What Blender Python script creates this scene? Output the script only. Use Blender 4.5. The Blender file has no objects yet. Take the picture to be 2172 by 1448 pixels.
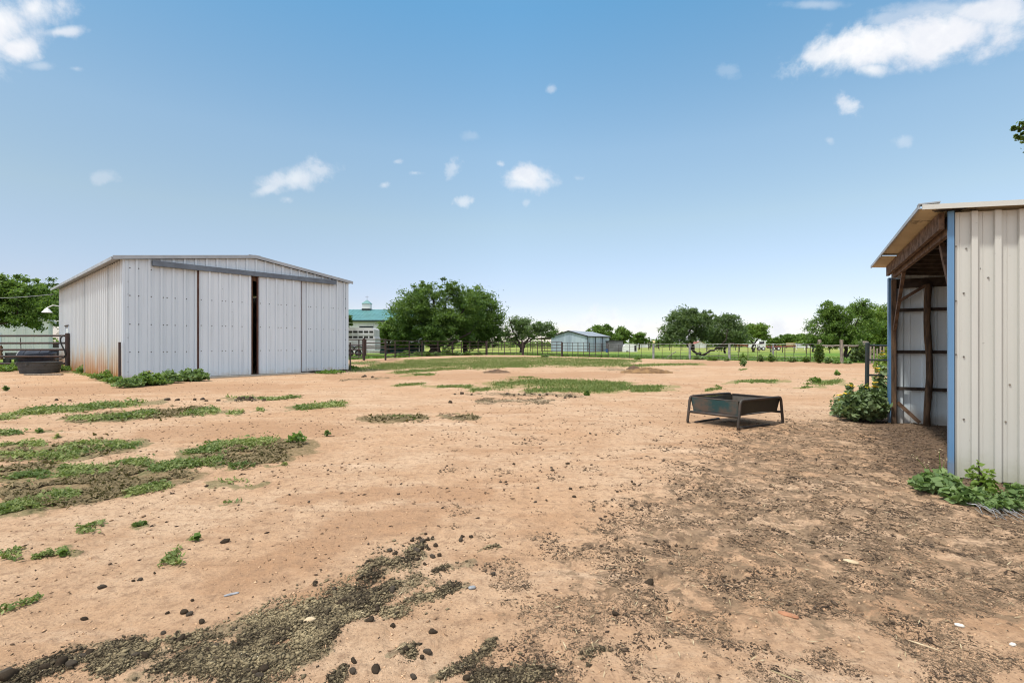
import bpy, math, random
import numpy as np
from mathutils import Vector
R = random.Random(7)
NR = np.random.default_rng(11)
# ---------------------------------------------------------------- scale & survey
# the place is surveyed in units of an eye height of 1.4; K turns them into metres
K = 1.15 / 1.4
F, EYE, HZ, CU = 1026.0, 1.4, 732.0, 1086.0
def gd(v): return F * EYE / (v - HZ)                      # distance of a ground point
def G(u, v, z=0.0):
    d = gd(v); return ((u - CU) / F * d, d, z)
def at(u, v, d): return ((u - CU) / F * d, d, EYE + (HZ - v) / F * d)
def xat(u, d): return (u - CU) / F * d

C = bpy.context.scene.collection
def vnoise(x, y, seed=0):
    xi = np.floor(x).astype(np.int64); yi = np.floor(y).astype(np.int64)
    fx = x - xi; fy = y - yi
    fx = fx * fx * (3 - 2 * fx); fy = fy * fy * (3 - 2 * fy)
    def h(a, b):
        n = (a * 374761393 + b * 668265263 + seed * 974634777) & 0x7fffffff
        n = ((n ^ (n >> 13)) * 1274126177) & 0x7fffffff
        n = (n ^ (n >> 16))
        return (n & 0xffff) / 65535.0
    a = h(xi, yi); b = h(xi + 1, yi); c = h(xi, yi + 1); d = h(xi + 1, yi + 1)
    return (a * (1 - fx) + b * fx) * (1 - fy) + (c * (1 - fx) + d * fx) * fy
def fbm(x, y, seed=0, oct=4, gain=.5):
    s = 0; a = 1; t = 0
    for i in range(oct):
        s = s + a * vnoise(x * 2 ** i + 17.3 * i, y * 2 ** i - 9.1 * i, seed + i); t += a; a *= gain
    return s / t

# ---------------------------------------------------------------- materials
MATS = {}
def lnk(nt, a, b): nt.links.new(a, b)
def new_mat(name):
    m = bpy.data.materials.new(name); m.use_nodes = True
    nt = m.node_tree; bs = nt.nodes['Principled BSDF']
    MATS[name] = m
    return m, nt, bs
def noise(nt, vec, scale, detail=4, rough=.55, dist=0.0):
    n = nt.nodes.new('ShaderNodeTexNoise'); n.inputs['Scale'].default_value = scale
    n.inputs['Detail'].default_value = detail; n.inputs['Roughness'].default_value = rough
    n.inputs['Distortion'].default_value = dist
    if vec is not None: lnk(nt, vec, n.inputs['Vector'])
    return n.outputs['Fac']
def ramp(nt, fac, a, b, lo=0.0, hi=1.0, smooth=True):
    n = nt.nodes.new('ShaderNodeMapRange')
    if smooth: n.interpolation_type = 'SMOOTHSTEP'
    n.inputs['From Min'].default_value = a; n.inputs['From Max'].default_value = b
    n.inputs['To Min'].default_value = lo; n.inputs['To Max'].default_value = hi
    lnk(nt, fac, n.inputs['Value']); return n.outputs['Result']
def mth(nt, op, a, b=None, clamp=False):
    n = nt.nodes.new('ShaderNodeMath'); n.operation = op; n.use_clamp = clamp
    for i, x in enumerate((a, b)):
        if x is None: continue
        if isinstance(x, (int, float)): n.inputs[i].default_value = x
        else: lnk(nt, x, n.inputs[i])
    return n.outputs[0]
def mixc(nt, fac, a, b, mode='MIX'):
    n = nt.nodes.new('ShaderNodeMix'); n.data_type = 'RGBA'; n.blend_type = mode
    if isinstance(fac, (int, float)): n.inputs[0].default_value = fac
    else: lnk(nt, fac, n.inputs[0])
    for i, x in ((6, a), (7, b)):
        if isinstance(x, (tuple, list)): n.inputs[i].default_value = (*x[:3], 1)
        else: lnk(nt, x, n.inputs[i])
    return n.outputs[2]
def mapping(nt, vec, scale):
    n = nt.nodes.new('ShaderNodeMapping'); n.inputs['Scale'].default_value = scale
    lnk(nt, vec, n.inputs['Vector']); return n.outputs[0]
def bump(nt, h, strength, dist, bs):
    b = nt.nodes.new('ShaderNodeBump'); b.inputs['Strength'].default_value = strength
    b.inputs['Distance'].default_value = dist; lnk(nt, h, b.inputs['Height'])
    lnk(nt, b.outputs[0], bs.inputs['Normal'])
def coords(nt, kind='Object'):
    return nt.nodes.new('ShaderNodeTexCoord').outputs[kind]

def mat(name, c1, c2=None, scale=3.0, rough=.6, metal=0.0, stretch=(1, 1, 1), bmp=0.0, spec=.3, lo=.35, hi=.65, detail=5):
    m, nt, bs = new_mat(name)
    bs.inputs['Roughness'].default_value = rough; bs.inputs['Metallic'].default_value = metal
    bs.inputs['Specular IOR Level'].default_value = spec
    v = mapping(nt, coords(nt), stretch)
    n = noise(nt, v, scale, detail, .6)
    if c2 is None: c2 = tuple(x * .8 for x in c1)
    lnk(nt, mixc(nt, ramp(nt, n, lo, hi), c1, c2), bs.inputs['Base Color'])
    lnk(nt, ramp(nt, n, .3, .7, rough - .08, min(1, rough + .1)), bs.inputs['Roughness'])
    if bmp: bump(nt, n, bmp, .01, bs)
    return m

def painted_metal(name, c1, c2, rust=None, rust_top=.5, dirt=(.45, .36, .26), dirt_top=.25, streak=.5):
    m, nt, bs = new_mat(name)
    bs.inputs['Specular IOR Level'].default_value = .35
    o = coords(nt)
    sep = nt.nodes.new('ShaderNodeSeparateXYZ'); lnk(nt, o, sep.inputs[0])
    z = sep.outputs[2]
    n1 = noise(nt, mapping(nt, o, (1, 1, .25)), .8, 4)
    n2 = noise(nt, mapping(nt, o, (9, 9, .35)), 1.0, 6, .6)
    col = mixc(nt, ramp(nt, n1, .35, .65), c1, c2)
    col = mixc(nt, ramp(nt, n2, .55, .8, 0, streak), col, tuple(x * .72 for x in c2))
    n3 = noise(nt, o, 3.0, 6, .65)
    # splashed soil along the bottom edge
    hz = mth(nt, 'ADD', z, mth(nt, 'MULTIPLY', mth(nt, 'SUBTRACT', n3, .5), .5))
    col = mixc(nt, ramp(nt, hz, 0.0, dirt_top, .55, 0), col, dirt)
    if rust:
        n4 = noise(nt, mapping(nt, o, (2.2, 2.2, .5)), 1.3, 5, .6)
        hr = mth(nt, 'ADD', z, mth(nt, 'MULTIPLY', mth(nt, 'SUBTRACT', n4, .5), 1.6 * rust_top))
        f = ramp(nt, hr, .0, rust_top, 1, 0)
        rc = mixc(nt, f, (.62, .50, .26), rust)
        col = mixc(nt, mth(nt, 'MULTIPLY', f, ramp(nt, n4, .28, .6, .45, 1)), col, rc)
    # tiny scuffs
    n5 = noise(nt, o, 38, 3, .6)
    col = mixc(nt, ramp(nt, n5, .68, .75, 0, .35), col, (.25, .23, .21))
    lnk(nt, col, bs.inputs['Base Color'])
    bs.inputs['Roughness'].default_value = .33
    n6 = noise(nt, mapping(nt, o, (1, 1, .45)), 1.6, 3)
    bump(nt, n6, .30, .03, bs)
    return m

def leaf_mat(name, c1, c2, trans=.3, rough=.55):
    m, nt, bs = new_mat(name)
    a = nt.nodes.new('ShaderNodeAttribute'); a.attribute_name = 'tint'
    col = mixc(nt, a.outputs['Fac'], c1, c2)
    lnk(nt, col, bs.inputs['Base Color']); bs.inputs['Roughness'].default_value = rough
    bs.inputs['Specular IOR Level'].default_value = .25
    tr = nt.nodes.new('ShaderNodeBsdfTranslucent')
    lnk(nt, mixc(nt, .5, col, (.20, .32, .03)), tr.inputs['Color'])
    mx = nt.nodes.new('ShaderNodeMixShader'); mx.inputs[0].default_value = trans
    out = nt.nodes['Material Output']
    lnk(nt, bs.outputs[0], mx.inputs[1]); lnk(nt, tr.outputs[0], mx.inputs[2])
    lnk(nt, mx.outputs[0], out.inputs['Surface'])
    return m
def tint_mat(name, c1, c2, rough=.9):
    m, nt, bs = new_mat(name)
    a = nt.nodes.new('ShaderNodeAttribute'); a.attribute_name = 'tint'
    lnk(nt, mixc(nt, a.outputs['Fac'], c1, c2), bs.inputs['Base Color'])
    bs.inputs['Roughness'].default_value = rough; bs.inputs['Specular IOR Level'].default_value = .15
    return m

painted_metal('barn_white', (.56, .63, .70), (.51, .58, .65))
painted_metal('barn_side', (.62, .66, .69), (.57, .61, .64), rust=(.50, .22, .04), rust_top=1.35)
painted_metal('barn_door', (.585, .65, .715), (.535, .60, .665), dirt=(.5, .44, .36))
painted_metal('beige_metal', (.51, .51, .475), (.465, .465, .43), dirt=(.30, .30, .20), dirt_top=.3, streak=.35)
painted_metal('inner_metal', (.70, .78, .82), (.63, .71, .76), dirt=(.30, .22, .15))
painted_metal('far_white', (.70, .71, .70), (.62, .63, .62))
mat('trim_grey', (.34, .37, .40), (.28, .31, .34), 2.0, .5)
mat('track_slate', (.13, .16, .20), (.10, .12, .15), 2.5, .5)
mat('rust_edge', (.055, .022, .018), (.09, .04, .025), 4, .75)
mat('screw', (.10, .10, .11), (.05, .05, .05), 9, .5)
mat('screw_bright', (.30, .28, .24), (.14, .13, .12), 30, .35, .6)
mat('inside_shade', (.03, .028, .025), (.02, .02, .02), 2, .9)  # shade inside openings, painted as dark plates on closed shells
mat('brown_wood', (.16, .09, .05), (.09, .05, .03), 2.5, .8, 0, (9, 9, .6), .4)
mat('shed_wood', (.17, .105, .068), (.075, .045, .03), 2.5, .8, 0, (5, 5, 5), .4)
mat('log_wood', (.15, .092, .054), (.05, .034, .024), 3.0, .85, 0, (6, 6, .9), .8)
mat('dark_wood', (.060, .045, .035), (.032, .024, .02), 3.0, .85, 0, (4, 4, 4), .4)
mat('grey_wood', (.27, .235, .19), (.15, .13, .105), 3.0, .9, 0, (6, 6, 1), .7)
painted_metal('blue_trim', (.115, .235, .39), (.075, .18, .33), dirt=(.22, .20, .18), dirt_top=.22, streak=.6)
mat('pipe_dark', (.035, .026, .027), (.06, .036, .03), 3, .6)
mat('pipe_green', (.022, .045, .045), (.035, .035, .035), 4, .55)
mat('steel_post', (.30, .31, .32), (.20, .20, .20), 4, .55, .3)
mat('wire', (.20, .20, .20), (.12, .11, .10), 4, .5, .5)
mat('black_plastic', (.028, .030, .033), (.055, .055, .054), 2.5, .5)
mat('tub_grey', (.040, .043, .047), (.068, .070, .070), 2.0, .75, 0, (1, 1, .5))
mat('tub_blue', (.010, .014, .026), (.018, .022, .036), 2.0, .35)
mat('water', (.02, .03, .04), (.03, .04, .05), 2.0, .05)
mat('hose', (.02, .02, .02), (.03, .03, .03), 3, .5)
mat('concrete', (.48, .42, .34), (.38, .32, .25), 3, .9, 0, (1, 1, 1), .3)
mat('green_roof', (.085, .215, .215), (.075, .19, .19), .6, .4, 0, (1, 1, 1), 0)
mat('green_dark', (.012, .03, .03), (.02, .035, .035), 1, .5)
mat('teal_wall', (.012, .045, .055), (.02, .06, .07), .6, .6)
mat('galv', (.40, .475, .55), (.28, .34, .41), .7, .45, .1, (1.3, 1.3, .12), 0, .4, .4, .6)
mat('galv_roof', (.34, .36, .38), (.24, .25, .27), .5, .45, .3)
mat('grey_shed', (.17, .17, .185), (.11, .11, .12), .8, .7)
mat('black_trim', (.02, .02, .022), (.03, .03, .03), 2, .6)
mat('trailer_white', (.55, .54, .55), (.45, .44, .45), .8, .45)
mat('vehicle_white', (.75, .75, .75), (.68, .68, .68), .6, .3)
mat('red_paint', (.26, .055, .035), (.18, .05, .04), .8, .6)
mat('tyre', (.018, .018, .018), (.03, .028, .026), 4, .85)
mat('glass_dark', (.02, .025, .03), (.03, .035, .04), 2, .08)
mat('tan_paint', (.45, .36, .18), (.38, .30, .15), 1, .6)
mat('red_roof', (.30, .10, .07), (.24, .08, .06), 1, .7)
mat('dark_roof', (.03, .028, .028), (.05, .045, .04), 1, .8)
mat('blue_plastic', (.03, .09, .25), (.03, .07, .2), 2, .4)
mat('feeder_tube', (.050, .045, .040), (.095, .068, .052), 6, .6, .2, (1, 1, 1), .2)
mat('feeder_teal', (.014, .060, .066), (.105, .076, .058), 3.2, .55, .1, (1, 1, 1.2), .3, .4, .40, .62)
mat('feeder_dark', (.030, .027, .024), (.055, .050, .036), 3.2, .55, .15, (1, 1, 1.4), .3)
mat('feeder_inside', (.10, .088, .072), (.06, .05, .042), 4, .8)
mat('bark', (.055, .042, .034), (.030, .023, .019), 3, .95, 0, (4, 4, 1), .8)
mat('bark_pale', (.12, .10, .085), (.06, .05, .04), 3, .95, 0, (4, 4, 1), .8)
mat('dung', (.046, .035, .026), (.098, .072, .048), 30, .9, 0, (1, 1, 1), .8, .05)
mat('dung_brown', (.115, .086, .058), (.055, .045, .034), 30, .85, 0, (1, 1, 1), .8)
mat('pale_stone', (.50, .40, .26), (.42, .32, .2), 20, .85, 0, (1, 1, 1), .4)
mat('white_stone', (.62, .58, .52), (.5, .46, .40), 20, .85, 0, (1, 1, 1), .4)
mat('brick_red', (.36, .17, .09), (.30, .14, .075), 20, .9)
mat('feather', (.30, .30, .31), (.15, .15, .16), 20, .7)
mat('yellow_flower', (.75, .55, .03), (.7, .45, .02), 20, .6)
mat('hay_mound', (.24, .14, .06), (.13, .075, .038), 5, .95, 0, (1, 1, 1), 1.0)
mat('dark_mound', (.085, .055, .036), (.14, .085, .05), 6, .95, 0, (1, 1, 1), 1.0)
mat('grey_metal', (.22, .22, .23), (.16, .16, .17), 2, .5)
mat('orange_lens', (.45, .12, .02), (.4, .1, .02), 2, .4)
leaf_mat('leaf_dark', (.040, .084, .022), (.140, .220, .052), .38)
leaf_mat('leaf_mid', (.072, .135, .028), (.185, .280, .064), .42)
leaf_mat('leaf_light', (.120, .200, .032), (.240, .325, .068), .45)
leaf_mat('leaf_grey', (.072, .115, .052), (.170, .228, .096), .42)
leaf_mat('leaf_weed', (.085, .150, .048), (.225, .310, .115), .35)
leaf_mat('leaf_bush', (.105, .165, .072), (.25, .32, .155), .3)
leaf_mat('leaf_mat_green', (.095, .140, .036), (.255, .285, .095), .3)
leaf_mat('leaf_dry', (.13, .100, .050), (.22, .165, .09), .1, .9)
leaf_mat('grass_blade', (.10, .150, .038), (.21, .25, .075), .2)
leaf_mat('pasture_blade', (.075, .160, .024), (.150, .230, .045), .2)
tint_mat('crumb_churn', (.055, .038, .026), (.25, .172, .108))
tint_mat('crumb_manure', (.050, .038, .024), (.27, .215, .125))
tint_mat('crumb_sand', (.060, .040, .028), (.26, .160, .095))
tint_mat('straw', (.30, .24, .14), (.46, .38, .24))
tint_mat('clod_sand', (.42, .26, .15), (.56, .37, .23))

# soffit underside: beige sheet with peeled dark patches
m, nt, bs = new_mat('soffit'); o = coords(nt)
n1 = noise(nt, mapping(nt, o, (3, 3, 3)), 1.2, 6, .7)
n2 = noise(nt, mapping(nt, o, (1.3, 1.3, 1)), .9, 3)
col = mixc(nt, ramp(nt, n2, .35, .65), (.52, .44, .29), (.42, .34, .22))
sp = nt.nodes.new('ShaderNodeSeparateXYZ'); lnk(nt, o, sp.inputs[0])
near = ramp(nt, sp.outputs[1], .15, 1.0, 1, 0)
col = mixc(nt, mth(nt, 'MULTIPLY', ramp(nt, n1, .55, .60), near), col, (.05, .04, .035))
lnk(nt, col, bs.inputs['Base Color']); bs.inputs['Roughness'].default_value = .6

# ---------------------------------------------------------------- mesh helpers
class MB:
    def __init__(s): s.v = []; s.f = []; s.m = []
    def add(s, vs, fs, mi=0):
        b = len(s.v); s.v += [tuple(p) for p in vs]
        s.f += [tuple(i + b for i in f) for f in fs]; s.m += [mi] * len(fs)
    def obox(s, o, a, b, c, mi=0):
        o, a, b, c = map(Vector, (o, a, b, c))
        vs = [o, o + a, o + a + b, o + b, o + c, o + a + c, o + a + b + c, o + b + c]
        fs = [(0, 3, 2, 1), (4, 5, 6, 7), (0, 1, 5, 4), (1, 2, 6, 5), (2, 3, 7, 6), (3, 0, 4, 7)]
        if a.cross(b).dot(c) < 0: fs = [f[::-1] for f in fs]
        s.add(vs, fs, mi)
    def box(s, x0, x1, y0, y1, z0, z1, mi=0):
        s.obox((x0, y0, z0), (x1 - x0, 0, 0), (0, y1 - y0, 0), (0, 0, z1 - z0), mi)
    def tube(s, pts, r, n=8, mi=0, cap=True, flat=1.0):
        pts = [Vector(p) for p in pts]; rs = r if isinstance(r, (list, tuple)) else [r] * len(pts)
        rings = []; prev = None
        for i, p in enumerate(pts):
            t = (pts[min(i + 1, len(pts) - 1)] - pts[max(i - 1, 0)])
            t = t.normalized() if t.length > 1e-9 else Vector((0, 0, 1))
            if prev is None:
                ref = Vector((0, 0, 1)) if abs(t.z) < .9 else Vector((1, 0, 0))
                x = t.cross(ref).normalized()
            else:
                x = (prev - t * prev.dot(t)); x = x.normalized() if x.length > 1e-6 else t.orthogonal().normalized()
            y = t.cross(x); prev = x
            rings.append([p + (x * math.cos(2 * math.pi * k / n) + y * math.sin(2 * math.pi * k / n) * flat) * rs[i] for k in range(n)])
        vs = [q for ring in rings for q in ring]; fs = []
        for i in range(len(pts) - 1):
            for k in range(n):
                a = i * n + k; b = i * n + (k + 1) % n
                fs.append((a, b, b + n, a + n))
        if cap: fs += [tuple(range(n))[::-1], tuple(range((len(pts) - 1) * n, len(pts) * n))]
        s.add(vs, fs, mi)
    def lathe(s, c, prof, n=24, mi=0, ax=None, closed=False):
        c = Vector(c); z = Vector(ax or (0, 0, 1)).normalized(); x = z.orthogonal().normalized(); y = z.cross(x)
        vs = []; fs = []
        for r, h in prof:
            for k in range(n):
                a = 2 * math.pi * k / n
                vs.append(c + z * h + (x * math.cos(a) + y * math.sin(a)) * r)
        for i in range(len(prof) - 1):
            for k in range(n):
                a = i * n + k; b = i * n + (k + 1) % n
                fs.append((a, b, b + n, a + n))
        s.add(vs, fs, mi)
    def ribs(s, P0, U, N, t0, t1, zb, zt, pitch, rw, rh, off=0.0, mi=0, phase=0.0):
        """ribbed metal sheet standing on line P0+U*t, ribs bulging along N; zb / zt are functions of t"""
        zb_ = zb if callable(zb) else (lambda t: zb); zt_ = zt if callable(zt) else (lambda t: zt)
        ts = []
        k = math.floor((t0 - phase) / pitch) - 1
        while phase + k * pitch < t1 + pitch:
            c = phase + k * pitch
            ts += [(c - rw * .5, 0), (c - rw * .38, rh), (c + rw * .38, rh), (c + rw * .5, 0), (c + pitch * .36, 0), (c + pitch * .38, rh * .12), (c + pitch * .42, rh * .12), (c + pitch * .44, 0)]
            k += 1
        ts = sorted(q for q in ts if t0 < q[0] < t1)
        ts = [(t0, 0)] + ts + [(t1, 0)]
        vs = []; fs = []
        for t, h in ts:
            x = P0[0] + U[0] * t + N[0] * (h + off); y = P0[1] + U[1] * t + N[1] * (h + off)
            vs += [(x, y, zb_(t)), (x, y, zt_(t))]
        flip = (U[0] * N[1] - U[1] * N[0]) > 0
        for i in range(len(ts) - 1):
            a = 2 * i; f = (a, a + 2, a + 3, a + 1)
            fs.append(f[::-1] if flip else f)
        s.add(vs, fs, mi)
    def stud(s, p, n, r, h, mi):
        n = Vector(n).normalized(); s.lathe(p, [(r, 0), (r * .8, h), (0.0005, h)], 6, mi, n)
    def build(s, name, mats, parent=None, origin=None, smooth=False):
        if isinstance(mats, str): mats = [mats]
        o = Vector(origin) if origin is not None else (Vector(parent['_o']) if parent is not None and '_o' in parent else Vector((0, 0, 0)))
        me = bpy.data.meshes.new(name)
        me.from_pydata([tuple((Vector(p) - o) * K) for p in s.v], [], s.f)
        for m_ in mats: me.materials.append(MATS[m_])
        me.polygons.foreach_set('material_index', s.m)
        if smooth: me.polygons.foreach_set('use_smooth', [True] * len(s.f))
        me.update()
        ob = bpy.data.objects.new(name, me); C.objects.link(ob)
        if parent is not None:
            ob.parent = parent; ob['_o'] = tuple(o)
        else:
            ob.location = o * K; ob['_o'] = tuple(o)
        return ob
def np_obj(name, V, Fc, mats, tint=None, parent=None, origin=(0, 0, 0), mi=None, smooth=False):
    """mesh from arrays, all faces with the same corner count"""
    o = np.array(parent['_o'] if parent is not None else origin, float)
    me = bpy.data.meshes.new(name)
    V = (np.asarray(V, float) - o) * K; Fc = np.asarray(Fc, np.int32)
    nf, k = Fc.shape
    me.vertices.add(len(V)); me.vertices.foreach_set('co', V.astype(np.float32).ravel())
    me.loops.add(nf * k); me.loops.foreach_set('vertex_index', Fc.ravel())
    me.polygons.add(nf); me.polygons.foreach_set('loop_start', np.arange(nf, dtype=np.int32) * k)
    me.polygons.foreach_set('loop_total', np.full(nf, k, np.int32))
    for m_ in ([mats] if isinstance(mats, str) else mats): me.materials.append(MATS[m_])
    if mi is not None: me.polygons.foreach_set('material_index', np.asarray(mi, np.int32))
    if smooth: me.polygons.foreach_set('use_smooth', np.ones(nf, bool))
    if tint is not None:
        a = me.attributes.new('tint', 'FLOAT', 'POINT'); a.data.foreach_set('value', np.asarray(tint, np.float32))
    me.update(calc_edges=True); me.validate()
    ob = bpy.data.objects.new(name, me); C.objects.link(ob)
    if parent is not None: ob.parent = parent
    else: ob.location = Vector(o) * K
    ob['_o'] = tuple(o)
    return ob
def tag(o, label, cat, group=None, kind=None):
    if label: o['label'] = label
    if cat: o['category'] = cat
    if group: o['group'] = group
    if kind: o['kind'] = kind
    return o
def thing(name, label, cat, loc, group=None):
    o = bpy.data.objects.new(name, None); C.objects.link(o)
    o.empty_display_size = .2; o.location = Vector(loc) * K; o['_o'] = tuple(loc)
    return tag(o, label, cat, group)
# ---------------------------------------------------------------- surface cover: patches outlined on the ground
# each patch: ([(u, v), ...] centre line as surveyed on the ground, half width), converted to the ground plane
GREEN = [([(0,886),(80,872),(170,865),(300,855)],7),([(150,890),(260,884),(330,876)],6),([(390,876),(460,870)],7),([(480,878),(520,874)],3),
 ([(130,955),(200,950),(285,940)],10),([(0,968),(120,972),(160,968)],8),([(0,945),(90,942)],7),([(20,1020),(110,1006),(200,996)],13),([(215,1000),(260,990),(310,978)],13),
 ([(0,1090),(40,1082),(90,1074)],14),([(110,1062),(160,1048)],13),([(330,996),(380,985),(418,982)],10),([(405,965),(470,948),(575,936)],11),
 ([(425,985),(475,975)],8),([(490,988),(545,985)],5),([(270,1048),(310,1036),(352,1030)],8),([(460,1024),(500,1020),(525,1024)],6),
 ([(630,866),(680,861),(735,854)],6),
 ([(0,921),(48,916)],5),([(285,1118),(310,1112)],3),([(412,1145),(425,1138)],4),([(128,1182),(140,1172)],6),
 ([(70,1188),(110,1178)],3),([(470,1062),(510,1060)],3),([(560,848),(640,842)],2.5),([(480,842),(560,846)],2),([(110,932),(125,928)],2),([(80,918),(90,917)],2),
 ([(160,788),(200,797),(258,816)],6),([(170,776),(215,783)],3),([(738,771),(795,768)],4),([(738,785),(775,783)],5),
 ([(560,872),(545,868)],2.0),([(1300,1000),(1302,1000)],0.5),([(610,988),(598,985)],3)]
TURF = [([(790,778),(900,773),(1050,768),(1330,770)],9),([(840,790),(900,786),(990,781)],4),([(880,795),(930,793)],3),([(1000,778),(1120,775)],6),([(1320,776),(1480,772)],3),([(860,766),(1000,760),(1150,760),(1360,766)],4),
 ([(1050,818),(1120,812),(1200,812),(1330,818)],9),([(1120,828),(1250,826),(1300,828)],6),([(1310,824),(1405,820)],5),([(1340,830),(1400,828)],3),([(840,817),(905,815)],2.5),([(930,820),(1000,819)],3.5),([(1000,826),(1040,824)],4),([(1100,801),(1130,800)],1.5),
 ([(1560,812),(1600,809),(1645,807)],4),([(1480,830),(1540,822),(1520,818)],2.5),([(1710,816),(1760,812),(1780,806)],5),([(1700,822),(1720,820)],3),([(1560,785),(1590,783)],2),([(1500,842),(1540,838)],3),
 ([(820,886),(880,884)],5)]
DRY = [([(0,965),(130,958),(230,948)],15),([(150,888),(280,880),(430,870)],9),([(20,1050),(150,1030),(260,1010),(380,1005)],18),([(60,1075),(180,1055),(320,1022)],13),
 ([(440,972),(520,962),(640,946)],15),([(500,985),(600,968)],8),([(0,1005),(100,990)],10),([(780,888),(900,885)],7),([(960,886),(1010,886)],5)]
CHURNP = [(1000,1460),(1050,1330),(1110,1220),(1180,1150),(1250,1095),(1330,1040),(1420,985),(1480,935),(1560,905),(1700,885),(1850,880),(2050,885),(2400,960),(2600,1100),(2600,1460)]
MANURE = [([(-40,1450),(100,1415),(240,1375),(330,1370)],24),([(230,1410),(400,1360),(560,1330)],26),([(560,1330),(660,1300),(760,1275)],24),([(300,1440),(450,1400),(600,1385)],24),
 ([(520,1450),(640,1390),(700,1350)],26),([(690,1320),(800,1260),(880,1225)],26),([(830,1300),(900,1270),(965,1240)],18),([(770,1215),(810,1190),(850,1195)],17),([(860,1190),(900,1155)],12),([(920,1210),(960,1190),(1000,1185)],8),
 ([(930,1440),(990,1395),(1050,1355)],9),([(700,1440),(730,1415)],14),([(850,1390),(880,1375)],9),([(1030,1165),(1060,1158)],4),
 ([(1240,1400),(1330,1350)],10),([(1000,1440),(1180,1430)],16),
 ([(1010,838),(1120,835),(1230,838)],4),([(1010,850),(1100,852),(1180,848)],6),([(720,806),(790,802),(850,801)],2.5),([(1020,790),(1080,787)],3),([(970,836),(1000,834)],2.5),([(950,882),(1020,888)],4),
 ([(500,849),(560,847)],3),([(1290,783),(1420,788)],4)]
RED = [([(480,1240),(620,1180),(760,1120),(1000,1050)],26),([(700,1150),(900,1080)],26),([(640,1060),(900,1040)],14),([(560,905),(300,920),(700,915)],14),([(760,770),(840,768),(960,780)],7),([(700,800),(900,800),(1300,795)],8),
 ([(1150,764),(1300,766)],3),([(1450,770),(1700,772),(1900,776)],6),([(300,825),(600,820),(0,830)],10),([(620,1330),(760,1230)],25),([(1420,815),(1480,822)],3)]

def capdist(u, v, line, w, asp=3.0):
    d = np.full(u.shape, 1e9)
    pts = line if len(line) > 1 else [line[0], (line[0][0] + 1, line[0][1])]
    for (a, b), (c, e) in zip(pts[:-1], pts[1:]):
        ax, ay, bx, by = a / asp, b, c / asp, e
        px, py = u / asp - ax, v - ay; dx, dy = bx - ax, by - ay
        t = np.clip((px * dx + py * dy) / (dx * dx + dy * dy + 1e-9), 0, 1)
        d = np.minimum(d, np.hypot(px - t * dx, py - t * dy))
    return d / w
def capmask(X, Y, caps, asp=3.0, soft=1.0):
    """0..1 cover of ground points (X, Y)"""
    ok = Y > .8
    wa = np.clip(Y, 1, 30) * .10; wx = (fbm(X * 4.5 / (1 + Y * .12), Y * 4.5 / (1 + Y * .12), 41, 4, .6) - .5) * wa * 1.2; wy = (fbm(X * 4.5 / (1 + Y * .12) + 50, Y * 4.5 / (1 + Y * .12), 47, 4, .6) - .5) * wa
    X, Y = X + wx, Y + wy
    u = np.where(ok, X / np.where(ok, Y, 1) * F + CU, -9e3); v = np.where(ok, F * EYE / np.where(ok, Y, 1) + HZ, -9e3)
    m = np.zeros(X.shape)
    for line, w in caps:
        us = [p[0] for p in line]; vs = [p[1] for p in line]
        sel = (u > min(us) - 6 * w * asp / 3) & (u < max(us) + 6 * w * asp / 3) & (v > min(vs) - 2 * w) & (v < max(vs) + 2 * w)
        if sel.any():
            m[sel] = np.maximum(m[sel], np.clip(1.6 - capdist(u[sel], v[sel], line, w, asp) * 1.1, 0, 1))
    return m
def polymask(X, Y, poly, soft=.35):
    P = np.array([(G(u, v)[0], G(u, v)[1]) for u, v in poly])
    inside = np.zeros(X.shape, bool); dist = np.full(X.shape, 1e9); n = len(P)
    for i in range(n):
        a = P[i]; b = P[(i + 1) % n]
        c = ((a[1] > Y) != (b[1] > Y))
        xc = (b[0] - a[0]) * (Y - a[1]) / (b[1] - a[1] + 1e-12) + a[0]
        inside ^= c & (X < xc)
        dx, dy = b - a; t = np.clip(((X - a[0]) * dx + (Y - a[1]) * dy) / (dx * dx + dy * dy), 0, 1)
        dist = np.minimum(dist, np.hypot(X - a[0] - t * dx, Y - a[1] - t * dy))
    return np.clip(np.where(inside, .5 + dist / (2 * soft), .5 - dist / (2 * soft)), 0, 1)
FENCE = [(-13.75,44.9),(-11.75,45.0),(-13.05,54),(-11.2,60),(-8.0,65),(-3.6,69),(1.5,68.2),(6.2,60),(10.8,54.5),(14.5,49.5),(17.0,47.0),(20.2,44.6),(24.7,41.0),(24.9,38.6),(27.2,38.0)]
def fence_y(X):
    return np.interp(X, [-400,-27.3,-27,-16,-12.5,-11.2,-8.0,-3.6,1.5,6.2,10.8,14.5,17,20.2,24.5,27.2,29,300], [26.4,26.4,44,45.6,55,60,65,69,68.2,60,54.5,49.5,47,44.6,41,38,37.5,30])

# shed frame (needed by the ground and by the shed)
SO = (4.68, 5.17); _n = math.hypot(.52, .85); SD = (.52 / _n, .85 / _n); TD = (SD[1], -SD[0])
def sq(s, t, z=0.0): return (SO[0] + SD[0] * s + TD[0] * t, SO[1] + SD[1] * s + TD[1] * t, z)

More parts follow.
